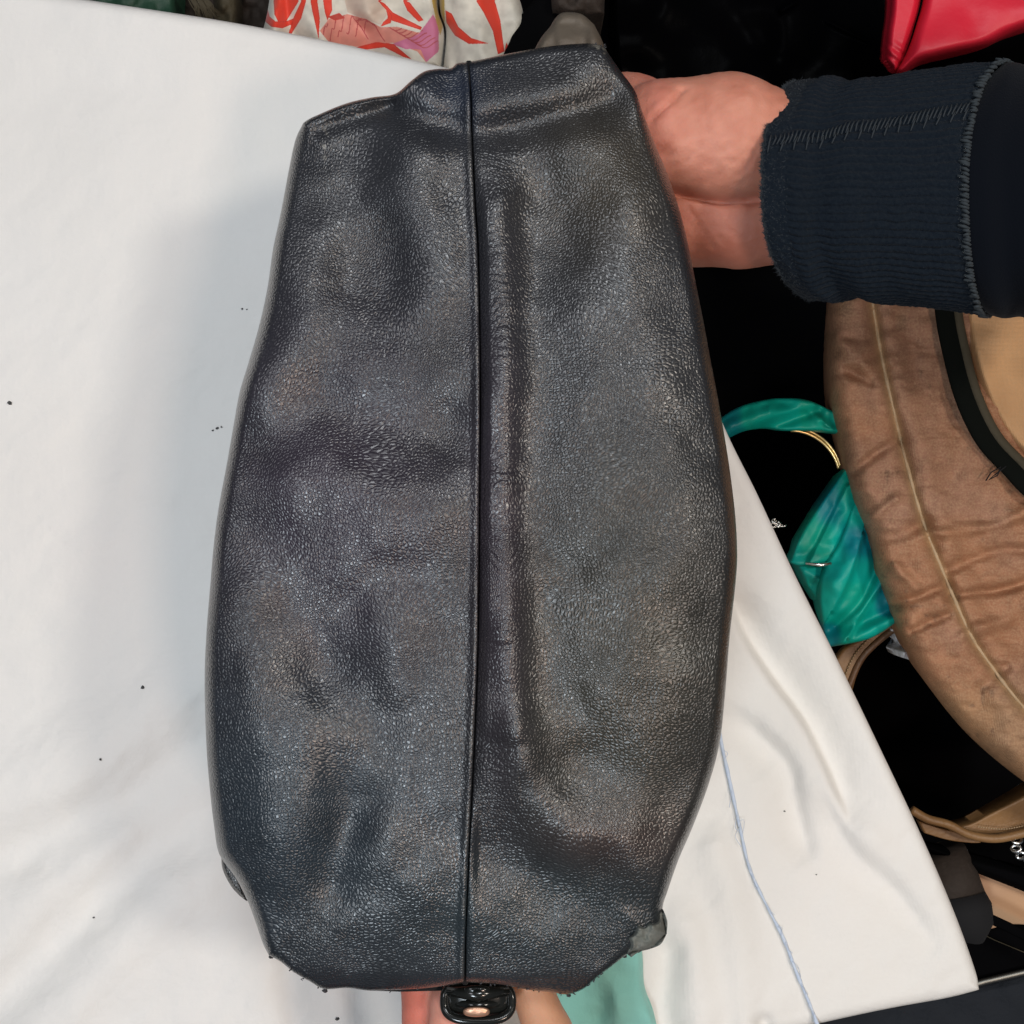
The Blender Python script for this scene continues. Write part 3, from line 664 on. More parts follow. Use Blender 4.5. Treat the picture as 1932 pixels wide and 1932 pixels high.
# overlocked seam: slanted ladder stitches
J = Join(); g_t = np.linspace(-math.pi, math.pi, 840, endpoint=False)
def cpos(s, t, off=.0008):
    i = int(round(s * 149)); j = int(round((t + math.pi) / (2 * math.pi) * 840)) % 840
    p = V[max(0, min(149, i)), j]; c0 = P((p[0] / ((CZ - p[2]) * K / 966)) + 966, 355, .093)
    n = np.array([0, p[1] - c0[1], (p[2] - .093)]); n /= np.linalg.norm(n)
    return p + n * off
for i in range(46):
    s = .03 + i * .0208; t0 = -.43 - .26 * s
    for dt in (0,) if i % 3 else (0, .07):
        J.add(tube(None, [cpos(s + .006, t0 - .075 + dt), cpos(s, t0 - .02 + dt, .0013), cpos(s - .006, t0 + .04 + dt, .0008)], [.00028, .0004, .00028], None, n=5))
tag(J.build('seam_stitching', M['thread_dark'], cuff), kind='stuff')
# overlocked join between cuff and sleeve
J = Join()
for j in range(0, 840, 4):
    t = g_t[j]
    if math.cos(t) < -.3: continue
    rr = rng.random()
    a = cpos(.985, t, .0002 + .0008 * rr); b = cpos(.999, t + .012, .001)
    a = a + np.array([-.0022 * rng.random() ** 2, .0006 * rng.normal(), 0]); b = b + np.array([.0015, .0003 * rng.normal(), 0])
    J.add(tube(None, [a, (a + b) / 2 + np.array([0, 0, .0006]), b], [.0005, .0008, .0005], None, n=5))
tag(J.build('overlock_stitching', M['thread_grey'], cuff), kind='stuff')
# outer sleeve
def srf(s, t, x):
    return .05 * sm(0, .10, s) - .03 * np.exp(-((s - .16) / .05) ** 2) + .05 * np.exp(-((s - .28) / .07) ** 2) - .03 * np.exp(-((s - .5) / .1) ** 2) - .03 * sm(.03, 0, s)
V3, F3 = sleeve('sleeve', lambda T: xr(T) + 1, lambda T: 2280 + 0 * T, ctop, cbot, .093, .034, None, None, 90, 200, srf)
mesh('sleeve', V3.reshape(-1, 3), F3, M['sleeve'], per)
# lint along the cuff's edge
hv = []; hf = []
for i in range(5200):
    t = rng.uniform(-1.75, 1.75); s = abs(rng.normal(0, .006)) if i % 3 != 1 else (rng.uniform(0, .13) if rng.random() < .7 else rng.uniform(.96, 1.0))
    p0 = cpos(s, t, 0); d = rng.normal(0, 1, 3) * .0008; d[2] = abs(d[2]); d[0] -= .0006 if s < .01 else 0
    side = np.cross(d, (0, 0, 1)); side = side / (np.linalg.norm(side) + 1e-9) * .00013
    k = len(hv); hv += [p0 - side, p0 + side, p0 + d * rng.uniform(.4, 1.1)]; hf.append((k, k + 1, k + 2))
tag(mesh('lint_fuzz', hv, hf, M['thread_dark'], cuff), kind='stuff')

# hand at the near end of the bag, palm out of the frame
per2 = thing('person', 'hand pinching the near end of the black bag beside its handle ring', 'person', pt(930, 2300, .08))
caps = [c_(940, 2330, .085, .026, 980, 2480, .085, .026), c_(870, 2330, .085, .022, 900, 2480, .085, .024), c_(920, 2480, .085, .028, 930, 2900, .085, .032, .02),
        c_(820, 2180, .096, .0145, 880, 2330, .085, .020), c_(900, 2200, .098, .0140, 930, 2330, .085, .020), c_(780, 2180, .085, .013, 850, 2330, .08, .018),
        # middle finger (left), index (beside it), ring and little under them
        c_(786, 2180, .090, .0108, 800, 1990, .098, .0098, .004), c_(800, 1990, .098, .0098, 796, 1850, .102, .0092, .003), c_(796, 1850, .102, .0092, 800, 1740, .100, .0078, .003),
        c_(846, 2180, .100, .0108, 842, 2000, .112, .0100, .003), c_(842, 2000, .112, .0100, 856, 1890, .112, .0096, .003), c_(856, 1890, .112, .0096, 872, 1790, .106, .0080, .003),
        c_(905, 2200, .092, .0105, 905, 2060, .104, .0098, .003), c_(905, 2060, .104, .0098, 902, 1960, .112, .0090, .003), c_(902, 1960, .112, .0090, 905, 1925, .108, .0075, .003),
        c_(770, 2250, .070, .0095, 760, 2090, .072, .0088, .003), c_(760, 2090, .072, .0088, 790, 1990, .068, .0080, .003),
        # thumb from the right
        c_(1010, 2330, .090, .017, 1090, 2120, .100, .0125, .006), c_(1090, 2120, .100, .0125, 1035, 1950, .106, .0105, .003), c_(1035, 1950, .106, .0105, 985, 1820, .104, .0085, .003)]
def skin2(x, y, V):
    c = np.empty((len(x), 3)); c[:] = (.62, .27, .20)
    q = sm(950, 980, x)[:, None]; c = c * (1 - q) + np.array((.52, .27, .16)) * q
    q = sm(812, 800, x)[:, None] * .8; c = c * (1 - q) + np.array((.50, .13, .09)) * q  # shade on the rear left finger, painted as darker red skin
    return c * (1 + .06 * fbm(x, y, 26, 72, 3))[:, None]
hand_obj('hand', caps, .006, .0016, per2, None, skin2)
V4, F4 = [], []
tube('sleeve', [pt(925, 2620, .085), pt(930, 2700, .085), pt(935, 3050, .085)], [.036, .040, .046], M['sleeve'], per2, n=32)

# ------------------------------------------------------------------ things on the dark table, right side
TL = [(1575, 440), (1562, 555), (1557, 650), (1565, 750), (1584, 835), (1600, 900), (1612, 945), (1640, 1020), (1655, 1085), (1680, 1150), (1715, 1235), (1755, 1300), (1830, 1390), (1932, 1475), (2060, 1560)]
TSEAM = [(1640, 440), (1645, 560), (1665, 680), (1690, 790), (1712, 880), (1742, 985), (1790, 1105), (1830, 1195), (1862, 1245), (1932, 1335), (2040, 1440)]
TIN = smooth([(1775, 420), (1785, 575), (1797, 650), (1822, 745), (1860, 825), (1910, 880), (1960, 930), (2060, 990), (2200, 1040)], 8)
tanb = thing('tan_bag', 'tan metallic linen bag with pale seam and dark trim lying below the sleeve', 'bag', pt(1850, 1000, -.15))
WR = [([(1700, 830), (1660, 850), (1600, 900)], 7, -.003), ([(1745, 985), (1700, 1010), (1650, 1010)], 9, -.003), ([(1790, 1105), (1690, 1140)], 7, -.003), ([(1745, 1010), (1900, 985), (1970, 930)], 8, .0028),
      ([(1790, 1075), (1880, 1040), (1960, 1040)], 8, -.003), ([(1790, 1125), (1900, 1110), (1980, 1080)], 7, -.004), ([(1820, 1195), (1900, 1170)], 10, .003), ([(1600, 700), (1640, 720)], 7, -.002),
      ([(1580, 640), (1630, 690)], 10, .002), ([(1690, 1070), (1730, 1110)], 9, .003), ([(1640, 980), (1690, 940)], 7, .002), ([(1740, 910), (1800, 900)], 8, -.0015), ([(1720, 1190), (1790, 1160)], 6, -.0025), ([(1850, 1300), (1900, 1260)], 8, -.002)]
def tan_z(x, y, e):
    z = -.055 + .004 * fbm(x, y, 120, 301, 2) + .0011 * fbm(x * .5, y, 22, 305, 2)
    for l, s, a in WR: z += ridge(x, y, l, s, a * 1.5)
    ds = dist(x, y, smooth(TSEAM), True)
    z += .004 * np.exp(-((np.abs(ds) - 28) / 24) ** 2) - .003 * np.exp(-(ds / 8) ** 2)
    z += np.where(ds < 0, -.006 * sm(0, 90, -ds), 0) * 0
    t = np.clip(1 - e / 46, 0, 1)
    return z - .030 * (1 - np.sqrt(1 - t * t * .998))
def tan_col(x, y):
    c = np.empty((len(x), 3)); c[:] = (.32, .145, .075)
    q = sm(-.2, .5, fbm(x, y, 150, 311, 2))[:, None]; c = c * (1 - q * .7) + np.array((.28, .145, .095)) * q * .7
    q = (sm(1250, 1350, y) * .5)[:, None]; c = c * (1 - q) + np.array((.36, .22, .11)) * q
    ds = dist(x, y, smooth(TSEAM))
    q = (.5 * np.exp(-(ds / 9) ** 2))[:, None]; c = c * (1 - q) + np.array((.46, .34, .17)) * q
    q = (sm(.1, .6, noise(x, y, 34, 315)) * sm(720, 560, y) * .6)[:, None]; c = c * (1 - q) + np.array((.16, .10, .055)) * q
    q = sm(.45, .8, noise(x, y, 9, 320))[:, None] * sm(.2, .6, noise(x, y, 60, 321))[:, None] * .5; c = c * (1 - q) + np.array((.10, .055, .035)) * q
    return c * (1 + .12 * fbm(x, y, 14, 317, 2))[:, None]
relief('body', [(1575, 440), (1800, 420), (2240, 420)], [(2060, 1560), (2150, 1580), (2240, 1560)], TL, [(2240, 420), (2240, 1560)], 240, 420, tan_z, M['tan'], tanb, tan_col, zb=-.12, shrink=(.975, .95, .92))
seamz = lambda q, d: pt(q[0], q[1], float(tan_z(np.array([q[0]]), np.array([q[1]]), np.array([99.]))[0]) + d)
tube('seam_piping', [seamz(q, .0002 + .0006 * math.sin(i * .37) + .0003 * math.sin(i * 1.7)) for i, q in enumerate(resample(smooth(TSEAM), 90))], [.0010 + .0002 * math.sin(i * .9) + .0002 * math.sin(i * 2.3) for i in range(90)], M['pale_piping'], tanb, n=8)
# inner lighter panel and dark trim
INP = resample(TIN, 60)
relief('inner_panel', [(1810, 430), (2000, 425), (2230, 420)], [(2230, 1010), (2231, 1015), (2232, 1020)], [(1810, 430), (1822, 580), (1832, 650), (1856, 735), (1892, 808), (1940, 862), (2060, 950), (2230, 1010)], [(2230, 420), (2232, 1020)], 80, 160,
       lambda x, y, e: -.048 + .003 * fbm(x, y, 100, 331, 2) - .006 * np.clip(1 - e / 12, 0, 1) ** 2, M['tan'], tanb, lambda x, y: np.array((.60, .34, .16)) * (1 + .12 * fbm(x, y, 70, 340, 3))[:, None], zb=-.06, shrink=(1, 1))['label'] = 'lighter tan inner panel'
tube('trim', [pt(q[0], q[1], -.046) for q in INP], .0068, M['dark_trim'], tanb, n=16, flat=.4)
tube('trim_edge', [pt(q[0] + 20, q[1] - 5, -.0445) for q in INP], .0028, M['olive'], tanb, n=10, flat=.7)
q = [pt(1860 + a, 895 + b, -.044) for a, b in ((0, 12), (10, -4), (28, -14), (22, 2), (6, 10), (18, 0), (44, -20))]
tube('loose_thread', q, .0004, M['groove'], tanb, n=5)

# teal satin scarf wrapped round a ring
teal = thing('satin_scarf', 'shiny teal satin scarf knotted beside the tan bag and white sheet', 'scarf', pt(1580, 1050, -.15))
def teal_col(x, y):
    c = np.empty((len(x), 3)); c[:] = (.0, .33, .26)
    q = sm(-.1, .5, noise(x, y, 70, 401))[:, None]; c = c * (1 - q) + np.array((.002, .30, .21)) * q
    q = sm(.1, .6, noise(x, y, 60, 402))[:, None]; c = c * (1 - q) + np.array((.0, .17, .20)) * q
    return c
def satin(folds, z0, amp=.006, R=7):
    def f(x, y, e):
        z = z0 + amp * .6 * noise(x, y, 75, 410) + amp * .12 * noise(x, y, 16, 411)
        for l, s, a, *s2 in folds: z += ridge(x, y, l, s * 1.2, a, *(s2 or [None]))
        t = np.clip(1 - e / R, 0, 1); return z - .0035 * (1 - np.sqrt(1 - t * t * .99))
    return f
relief('wrapped_band', [(1345, 800), (1385, 772), (1430, 757), (1480, 751), (1530, 757), (1590, 785)], [(1350, 840), (1400, 815), (1440, 808), (1490, 812), (1540, 812), (1600, 818)], [(1345, 800), (1350, 840)], [(1590, 785), (1600, 818)], 120, 40,
       satin([([(1370, 815), (1440, 790), (1510, 768), (1545, 790)], 6, .006, 12), ([(1440, 812), (1500, 790), (1545, 775)], 6, -.005), ([(1470, 760), (1520, 772), (1580, 800)], 7, -.004), ([(1380, 800), (1450, 775)], 7, .003)], -.075), M['satin'], teal, teal_col, zb=-.10, shrink=(.94, .85))
relief('loose_end', [(1598, 880), (1606, 905), (1620, 945)], [(1490, 1062), (1510, 1068), (1545, 1064), (1572, 1058)], [(1598, 880), (1545, 955), (1510, 1010), (1490, 1062)], [(1620, 945), (1600, 1000), (1572, 1058)], 70, 110,
       satin([([(1600, 920), (1560, 1000), (1530, 1060)], 4, .005, 20), ([(1580, 960), (1545, 1020)], 7, -.004), ([(1500, 1050), (1560, 1030)], 7, -.003)], -.088), M['satin'], teal, teal_col, zb=-.115, shrink=(.94, .85))
relief('draped_fold', [(1615, 935), (1640, 950), (1668, 990)], [(1560, 1222), (1640, 1205), (1700, 1168), (1720, 1155)], [(1615, 935), (1585, 1020), (1555, 1070), (1545, 1120), (1550, 1170), (1560, 1222)], [(1668, 990), (1690, 1060), (1710, 1110), (1720, 1155)], 110, 170,
       satin([([(1600, 1200), (1640, 1130), (1690, 1070)], 4, .007, 22), ([(1575, 1180), (1620, 1140), (1650, 1080), (1660, 1030)], 6, -.006), ([(1560, 1190), (1640, 1170), (1710, 1140)], 7, -.005), ([(1580, 1100), (1620, 1050)], 14, .006), ([(1600, 1215), (1680, 1165)], 8, .005), ([(1570, 1150), (1600, 1090), (1625, 1010)], 4, .006, 24)], -.084), M['satin'], teal, teal_col, zb=-.115, shrink=(.94, .85))
relief('corner_fold', [(1500, 1058), (1530, 1066), (1560, 1068)], [(1545, 1140), (1556, 1130), (1560, 1110)], [(1500, 1058), (1520, 1100), (1545, 1140)], [(1560, 1068), (1566, 1090), (1560, 1110)], 40, 50,
       satin([([(1520, 1080), (1560, 1100)], 6, .003)], -.092), M['satin'], teal, teal_col, zb=-.115, shrink=(.94, .85))
# gilt bangle rim and small silver clasps under the scarf
gb = thing('gold_bangle', 'thin double gold bangle edge inside the teal scarf loop', 'bangle', pt(1540, 840, -.15))
for dz, off, rr in ((0, 0, .0011), (.001, 5, .0007)):
    tube('rim', [pt(1490 + 95 * math.sin(a) * 1.0 + off * .5, 905 - 93 * math.cos(a) - off, -.098 + dz) for a in np.linspace(.02, 1.35, 30)], rr, M['gold'], gb, n=8)
sc = tube('metal_pin', [pt(1520, 1063, -.07), pt(1550, 1066, -.069), pt(1568, 1063, -.070)], [.0006, .0012, .0009], M['silver'], None, n=8)
tag(sc, 'small silver pin lying across the teal scarf fold', 'pin')
J = Join()
for i in range(5):
    x0, y0 = 1470 + rng.normal(0, 5), 988 + rng.normal(0, 5)
    J.add(tube(None, [pt(x0 + 7 * math.cos(t) , y0 + 4 * math.sin(t), -.10 + .002 * rng.random()) for t in np.linspace(0, 4 + rng.random(), 9)], .0006, None, n=5))
tag(J.build('metal_chain', M['silver']), 'crumpled silver chain end beside the white sheet edge', 'chain')
# brown stitched leather strap below the scarf
st = thing('leather_strap', 'curved brown stitched leather strap below the teal scarf', 'strap', pt(1650, 1215, -.15))
sl = smooth([(1585, 1300), (1610, 1240), (1640, 1205), (1680, 1175), (1720, 1160)], 8)
relief('band', [(1560, 1270), (1590, 1222), (1640, 1195), (1690, 1160), (1730, 1130)], [(1600, 1330), (1625, 1250), (1650, 1215), (1690, 1185), (1730, 1165)], [(1560, 1270), (1600, 1330)], [(1730, 1130), (1730, 1165)], 60, 16,
       lambda x, y, e: -.112 - .003 * np.clip(1 - e / 6, 0, 1) ** 2, M['strap'], st, zb=-.118, shrink=(1,))
J = Join(); L = resample(sl, 34)
for i in range(33):
    a, b = L[i], L[i] * .4 + L[i + 1] * .6; J.add(tube(None, [pt(*a, -.1113), pt(*((a + b) / 2), -.1105), pt(*b, -.1113)], .0005, None, n=5))
J.build('stitching', M['pale_piping'], st)
tube('rolled_edge', [pt(q[0] + 11, q[1] + 10, -.112) for q in L], .0022, M['strap_dark'], st, n=8)
# crumpled tissue
def crumple(x, y, e): return -.105 + .012 * fbm(x, y, 22, 501, 3) - .006 * np.clip(1 - e / 8, 0, 1) ** 2
ts = relief('tissue_paper', [(1678, 1188), (1700, 1172), (1718, 1186)], [(1700, 1240), (1728, 1248), (1755, 1252)], [(1678, 1188), (1692, 1212), (1700, 1240)], [(1718, 1186), (1738, 1210), (1755, 1252)], 34, 34, crumple, M['paper'], zb=-.125, shrink=(1, .97))
tag(ts, 'crumpled white tissue paper tucked beside the tan bag', 'paper')

# twisted tan strap, lower right
s2 = thing('tan_strap', 'twisted tan leather strap with rolled edge at the lower right', 'strap', pt(1850, 1560, -.15))
relief('band', [(1790, 1560), (1830, 1552), (1870, 1532), (1932, 1500), (2040, 1440)], [(1790, 1568), (1840, 1574), (1900, 1575), (1960, 1562), (2040, 1545)], [(1790, 1560), (1790, 1568)], [(2040, 1440), (2040, 1545)], 70, 20,
       lambda x, y, e: -.125 + .006 * sm(1560, 1480, y) - .003 * np.clip(1 - e / 6, 0, 1) ** 2, M['strap'], s2, zb=-.14, shrink=(1,))
tube('rolled_edge', [pt(a, b, -.120) for a, b in smooth([(1720, 1528), (1750, 1545), (1790, 1556), (1830, 1575), (1880, 1582), (1940, 1570), (2040, 1550)], 6)], .0028, M['strap'], s2, n=10)
relief('underside', [(1735, 1550), (1770, 1562), (1820, 1575), (1850, 1585)], [(1745, 1572), (1790, 1585), (1830, 1590), (1850, 1590)], [(1735, 1550), (1745, 1572)], [(1850, 1585), (1850, 1590)], 30, 10, lambda x, y, e: -.128 + 0 * x, M['strap'], s2, zb=-.135, shrink=(1,))
J = Join(); L = resample(smooth([(1845, 1570), (1900, 1574), (1960, 1560), (2030, 1542)], 6), 40)
for i in range(39):
    a, b = L[i], L[i] * .4 + L[i + 1] * .6; J.add(tube(None, [pt(a[0], a[1] - 10, -.122), pt(b[0], b[1] - 10, -.122)], .0004, None, n=4))
J.build('stitching', M['pale_piping'], s2)
ck = thing('metal_chain', 'curled dark metal chain at the right edge below the tan strap', 'chain', pt(1925, 1605, -.15))
for i, (x, y) in enumerate(((1919, 1585), (1917, 1601), (1926, 1614), (1940, 1620))):
    tube('chain_link', [pt(x + 9 * math.cos(a), y + 6 * math.sin(a), -.125 + .002 * math.sin(a + i)) for a in np.linspace(0, 2 * math.pi, 14, endpoint=False)], .0012, M['silver'], ck, n=6, closed=True)

# peach paper, round dark handle, black strap over it
pe = relief('paper_bag', [(1800, 1640), (1860, 1650), (1960, 1690), (2040, 1730)], [(1815, 1770), (1900, 1745), (1960, 1748), (2040, 1760)], [(1800, 1640), (1815, 1770)], [(2040, 1730), (2040, 1760)], 40, 30,
            lambda x, y, e: -.150 + .002 * fbm(x, y, 90, 520, 2), M['peach'], zb=-.165, shrink=(1,))
tag(pe, 'peach coloured paper bag panel under the black strap at lower right', 'paper bag')
rd = relief('black_pouch', [(1715, 1590), (1780, 1600), (1960, 1650), (2060, 1690)], [(1790, 1625), (1850, 1650), (1950, 1690), (2060, 1740)], [(1715, 1590), (1790, 1625)], [(2060, 1690), (2060, 1740)], 50, 24,
            lambda x, y, e: -.130 - .01 * np.clip(1 - e / 14, 0, 1) ** 2, M['black'], zb=-.15, shrink=(1,))
tag(rd, 'flat black velvet pouch overlapping the peach paper at lower right', 'pouch')
cy = thing('rolled_umbrella', 'dark brown rolled umbrella end beside the white sheet at lower right', 'umbrella', pt(1800, 1700, -.15))
tube('canopy', [pt(1770, 1610, -.14), pt(1790, 1660, -.14), pt(1808, 1700, -.138)], [.018, .019, .018], M['brown'], cy, n=24)
tube('end_cap', [pt(1806, 1690, -.136), pt(1812, 1712, -.134), pt(1818, 1735, -.134), pt(1816, 1756, -.135), pt(1806, 1768, -.137)], [.0175, .0195, .0185, .014, .004], M['black_gloss'] if False else M['groove'], cy, n=24)
bs = tube('black_strap', [pt(1822, 1712, -.125), pt(1900, 1748, -.125), pt(2020, 1808, -.125)], .0032, M['black'], None, n=8, flat=.4)
tag(bs, 'narrow black strap running across the peach paper', 'strap')
# black case with a metal rail, navy cloth in front
cs = thing('display_case', 'glossy black case with a thin metal rail at the lower right corner', 'case', pt(1950, 1850, -.2))
relief('lid', [(1700, 1770), (1850, 1755), (1932, 1746), (2100, 1740)], [(1700, 1900), (1860, 1856), (1932, 1834), (2100, 1790)], [(1700, 1770), (1700, 1900)], [(2100, 1740), (2100, 1790)], 40, 20, lambda x, y, e: -.17 + 0 * x, M['black'], cs, zb=-.24, shrink=(1,))
tube('rail', [pt(1800, 1868, -.166), pt(1856, 1852, -.166), pt(1932, 1834, -.166), pt(2100, 1794, -.166)], .0022, M['rail'], cs, n=10)
tube('crease', [pt(1822, 1748, -.1685), pt(1880, 1775, -.1685), pt(1940, 1800, -.1685)], .0004, M['olive'], cs, n=5)
nv_ = relief('navy_cloth', [(1400, 1960), (1650, 1900), (1860, 1868), (2150, 1800)], [(1400, 2200), (2150, 2200)], [(1400, 1960), (1400, 2200)], [(2150, 1800), (2150, 2200)], 80, 50,
             lambda x, y, e: -.175 + .006 * fbm(x, y, 110, 530, 3), M['navy'], zb=-.22, shrink=(1,))
tag(nv_, 'dark navy cloth beyond the near edge of the white sheet', 'cloth')

# ------------------------------------------------------------------ things beyond the far edge, top of the photo
q_ = lambda zx, zy: (438 + zx * .3887, zy * .3887)
def poly(*a): return np.array([q_(x, y) for x, y in a])
REDS = [poly((200, -5), (330, -5), (290, 60), (262, 105), (225, 110), (205, 70)), poly((172, 40), (160, 70), (155, 100), (190, 130), (245, 137), (292, 118), (302, 88), (262, 103), (210, 104), (182, 80)),
        poly((340, -5), (362, -5), (335, 90), (290, 162), (272, 168), (300, 80)), poly((378, -5), (412, -5), (426, 90), (420, 192), (404, 120), (388, 50)), poly((440, -5), (482, -5), (486, 50), (462, 100), (450, 60)),
        poly((462, 82), (520, 62), (548, 88), (500, 100)), poly((700, -5), (742, 18), (780, 60), (922, 132), (915, 146), (775, 100), (752, 55)), poly((745, 30), (778, 75), (770, 112), (720, 130), (732, 108), (755, 88)),
        poly((598, 230), (700, 204), (785, 214), (872, 288), (830, 276), (740, 230), (640, 242)), poly((1035, 50), (1066, 66), (1098, 130), (1160, 184), (1246, 211), (1150, 214), (1080, 172), (1040, 110)),
        poly((1178, -5), (1272, -5), (1302, 100), (1322, 250), (1290, 264), (1265, 150), (1220, 60)), poly((825, -5), (862, 12), (930, 98), (905, 106), (850, 52)), poly((1330, 205), (1345, 230), (1322, 255))]
PINK = poly((425, 150), (470, 92), (560, 68), (650, 92), (720, 132), (800, 130), (900, 158), (1000, 150), (1005, 240), (940, 302), (900, 250), (780, 208), (600, 226), (470, 205))
PALE = poly((545, -5), (700, -5), (760, 60), (720, 120), (640, 90), (560, 60)); MAG = poly((775, 214), (905, 165), (975, 70), (1004, 120), (1002, 250), (942, 302), (915, 240), (840, 238))
YEL = poly((968, -5), (1030, -5), (1032, 100), (1010, 172), (990, 100))
LINES = [poly(*[(430 + 14 * k + 2 * t, 210 - 4 * k - (t * 6.5) + 18 * math.sin(t * .5 + k * .6)) for t in range(0, 18)]) for k in range(0, 32, 3)] + \
        [poly(*[(760 + 20 * k + 8 * t, 130 + 12 * k + 18 * math.sin(t * .35)) for t in range(0, 14)]) for k in range(8)] + [poly((590, 90), (625, 130), (660, 190)), poly((600, 100), (650, 95), (700, 130)), poly((680, 100), (720, 170), (740, 200))]
def silk_col(x, y):
    y = np.where(y < 2, 4 - y, y)
    c = np.empty((len(x), 3)); c[:] = (.56, .52, .44)
    c[inside(x, y, PALE)] = (.50, .40, .32)
    m = inside(x, y, PINK); c[m] = (.56, .20, .15)
    c = c * (1 + .1 * fbm(x, y, 12, 601, 2))[:, None]
    m = inside(x, y, MAG); c[m] = (.48, .13, .22); m = inside(x, y, YEL); c[m] = (.40, .26, .04)
    pk = inside(x, y, PINK) | inside(x, y, MAG)
    for l in LINES: c[pk & (dist(x, y, l) < .9)] = (.36, .05, .05)
    for i, p in enumerate(REDS):
        m = inside(x, y, p); c[m] = (.62, .035, .012) if i != 5 else (.38, .03, .015)
        m2 = m & (np.abs(dist(x, y, np.vstack([p, p[:1]])) - 1.0) < .5); c[m2] = (.45, .02, .01)
    return c
silk = thing('silk_scarf', 'white silk scarf printed with red ribbons and pink flowers behind the sheet', 'scarf', pt(740, 60, -.1))
FS = [([(640, 120), (600, 60), (570, -30)], 14, .006), ([(700, 130), (690, 60), (640, 0)], 12, -.004), ([(560, 90), (545, 40), (540, -30)], 9, -.005), ([(785, 115), (750, 70), (700, 30), (690, -40)], 16, .007), ([(520, 70), (515, 20)], 9, .004)]
def silk_z(folds):
    def f(x, y, e):
        z = -.035 + .004 * fbm(x, y, 60, 610, 2)
        for l, s, a in folds: z += ridge(x, y, l, s, a)
        t = np.clip(1 - e / 20, 0, 1); return z - .016 * (1 - np.sqrt(1 - t * t * .99))
    return f
relief('scarf_fold', [(520, -160), (660, -170), (830, -160)], [(490, 80), (600, 100), (720, 130), (800, 135), (832, 128)], [(520, -160), (512, -40), (505, 20), (490, 80)], [(830, -160), (824, 0), (838, 60), (832, 128)], 420, 340, silk_z(FS), M['silk'], silk, silk_col, zb=-.16, shrink=(1, 1))
relief('scarf_fold', [(838, -160), (900, -170), (968, -160)], [(834, 150), (870, 160), (920, 140), (955, 108)], [(838, -160), (829, 0), (841, 62), (834, 150)], [(968, -160), (972, -40), (985, 15), (990, 42), (980, 72), (955, 108)], 220, 340,
       silk_z([([(860, 140), (850, 60), (845, -20)], 10, -.004), ([(930, 120), (905, 60), (890, -20)], 24, .007)]), M['silk'], silk, silk_col, zb=-.16, shrink=(1, 1))
# dark things behind the scarf
def pad(name, l, r, t, b, z, mat, lab, cat, drop=.015, R=18, seed=0, amp=.004):
    o = relief(name, [(l, t), ((l + r) / 2, t - 4), (r, t)], [(l, b), ((l + r) / 2, b + 4), (r, b)], [(l, t), (l - 2, (t + b) / 2), (l, b)], [(r, t), (r + 2, (t + b) / 2), (r, b)], 60, 60,
               lambda x, y, e: z + amp * fbm(x, y, 30, 700 + seed, 2) - drop * (1 - np.sqrt(1 - np.clip(1 - e / R, 0, 1) ** 2 * .99)), mat, zb=z - .08, shrink=(1, 1))
    return tag(o, lab, cat)
pad('green_pouch', -60, 330, -160, 60, -.06, M['green'], 'dark green leather pouch behind the far edge of the sheet', 'pouch', seed=1)
pad('brown_bag', 345, 452, -160, 85, -.09, M['brown'], 'dark brown bag with a yellowish fringe behind the sheet', 'bag', seed=2)
pad('olive_bag', 405, 446, -160, 90, -.075, M['olive'], 'narrow olive brown bag between the dark bags behind the sheet', 'bag', seed=3)
pad('dark_case', 452, 520, -160, 100, -.095, M['brown'], 'dark brown case left of the printed silk scarf', 'case', seed=4)
J = Join()
for i in range(70):
    x = 362 + rng.random() * 40; L_ = 30 + 30 * rng.random()
    J.add(tube(None, [pt(x - 18, -20, -.06), pt(x + rng.normal(0, 3), 10, -.058), pt(x + 14 + rng.normal(0, 6), -5 + L_, -.062)], [.0004, .0004, .0002], None, n=4))
tag(J.build('fringe', M['olive']), 'yellowish thread fringe hanging behind the sheet edge', 'fringe', kind='stuff')
blk = tube('bag_strap', [pt(a, b, -.045) for a, b in smooth([(1100, -90), (1070, -20), (1040, 25), (1005, 65), (965, 105), (940, 150)], 6)], .0125, M['black'], None, n=16, flat=.6)
tag(blk, 'black leather bag handle curving between the printed scarf and beige flap', 'handle')
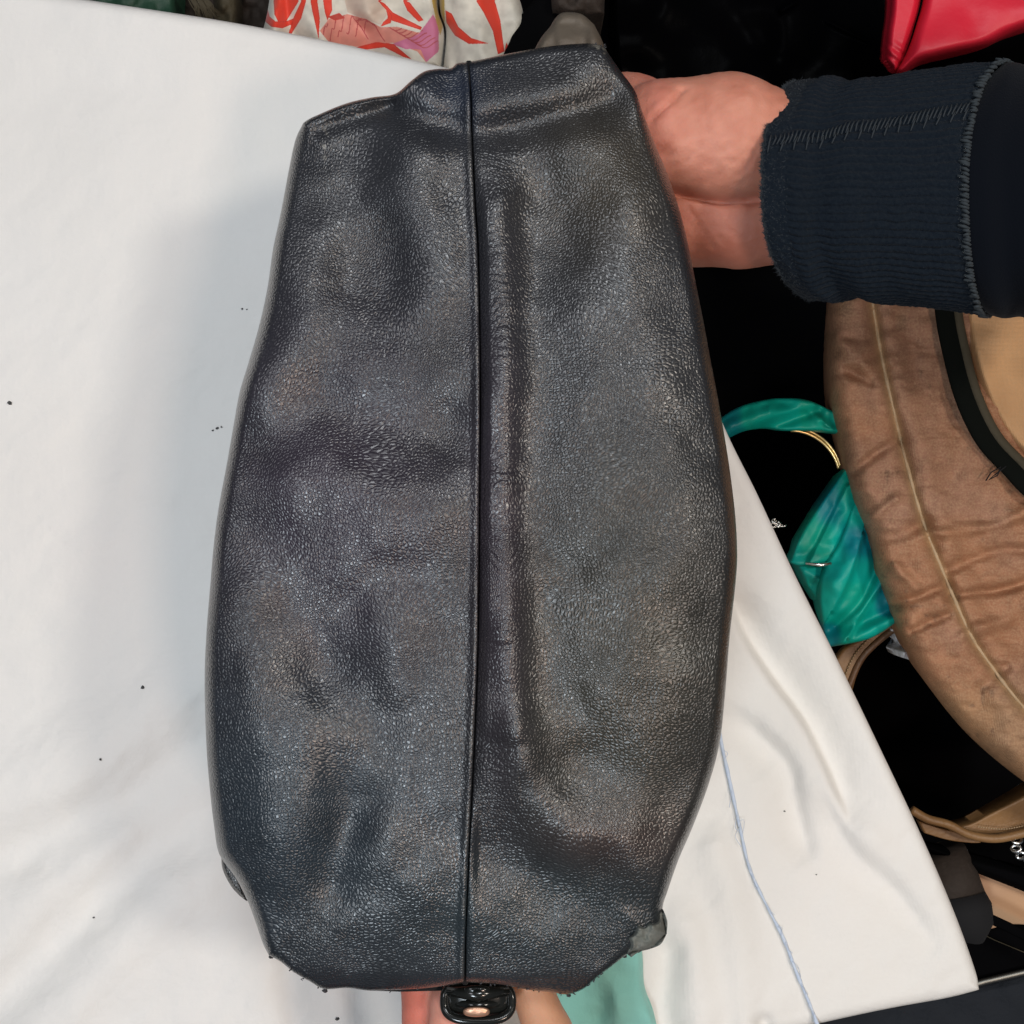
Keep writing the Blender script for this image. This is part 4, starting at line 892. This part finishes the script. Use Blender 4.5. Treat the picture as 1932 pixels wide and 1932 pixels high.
be = relief('beige_flap', [(1038, 50), (1048, 34), (1060, 24), (1080, 23), (1100, 28), (1121, 46)], [(990, 130), (1060, 140), (1155, 130)], [(1038, 50), (1018, 76), (990, 130)], [(1121, 46), (1136, 76), (1143, 98), (1155, 130)], 50, 50,
            lambda x, y, e: .060 + .003 * fbm(x, y, 40, 720, 2) - .01 * (1 - np.sqrt(1 - np.clip(1 - e / 14, 0, 1) ** 2 * .99)), M['beige'], zb=.03, shrink=(1, .98))
tag(be, "beige leather bag flap poking out behind the black bag's top corner", 'flap')
pad('olive_pouch', 1040, 1140, -160, 28, -.03, M['brown'], 'dark olive pouch behind the beige flap at the top', 'pouch', seed=6)
# red bag corner
rb = thing('red_bag', 'bright red leather bag corner at the top right above the sleeve', 'bag', pt(1800, 20, -.1))
relief('side_gusset', [(1683, -160), (1710, -160), (1742, -160)], [(1681, 128), (1684, 135), (1690, 138)], [(1683, -160), (1681, 0), (1674, 60), (1671, 108), (1681, 128)], [(1742, -160), (1740, -20), (1722, 60), (1705, 110), (1690, 138)], 60, 200,
       lambda x, y, e: -.040 + .0008 * np.sin((y - .8 * x) / 3.5) * sm(70, 105, y) - .014 * (1 - np.sqrt(1 - np.clip(1 - e / 14, 0, 1) ** 2 * .99)), M['red'], rb, zb=-.065, shrink=(.95, .85))
relief('front_panel', [(1748, -160), (1850, -160), (2150, -160)], [(1690, 137), (1702, 136), (1735, 118), (1780, 105), (1860, 85), (1932, 55), (2150, -10)], [(1748, -160), (1744, -20), (1728, 50), (1712, 95), (1690, 137)], [(2150, -160), (2150, -10)], 140, 100,
       lambda x, y, e: -.034 + .004 * fbm(x, y, 100, 740, 2) + ridge(x, y, [(1760, 90), (1850, 60), (1960, 20)], 30, .005) - .014 * (1 - np.sqrt(1 - np.clip(1 - e / 20, 0, 1) ** 2 * .99)), M['red'], rb, zb=-.065, shrink=(.95, .85))
# crinkled black patent bag in the dark area
pb = relief('black_patent_bag', [(1170, -180), (1500, -200), (2140, -180)], [(1200, 330), (1450, 350), (2140, 300)], [(1170, -180), (1165, 60), (1200, 330)], [(2140, -180), (2140, 300)], 300, 180,
            lambda x, y, e: -.15 + .010 * fbm(x, y, 150, 760, 2) + ridge(x, y, [(1560, 40), (1600, 60), (1640, 78)], 3, .004) + ridge(x, y, [(1475, 20), (1500, 5)], 4, .005), M['dark_patent'], zb=-.22, shrink=(1,))
tag(pb, 'black patent leather bag in the dark behind the hand', 'bag')
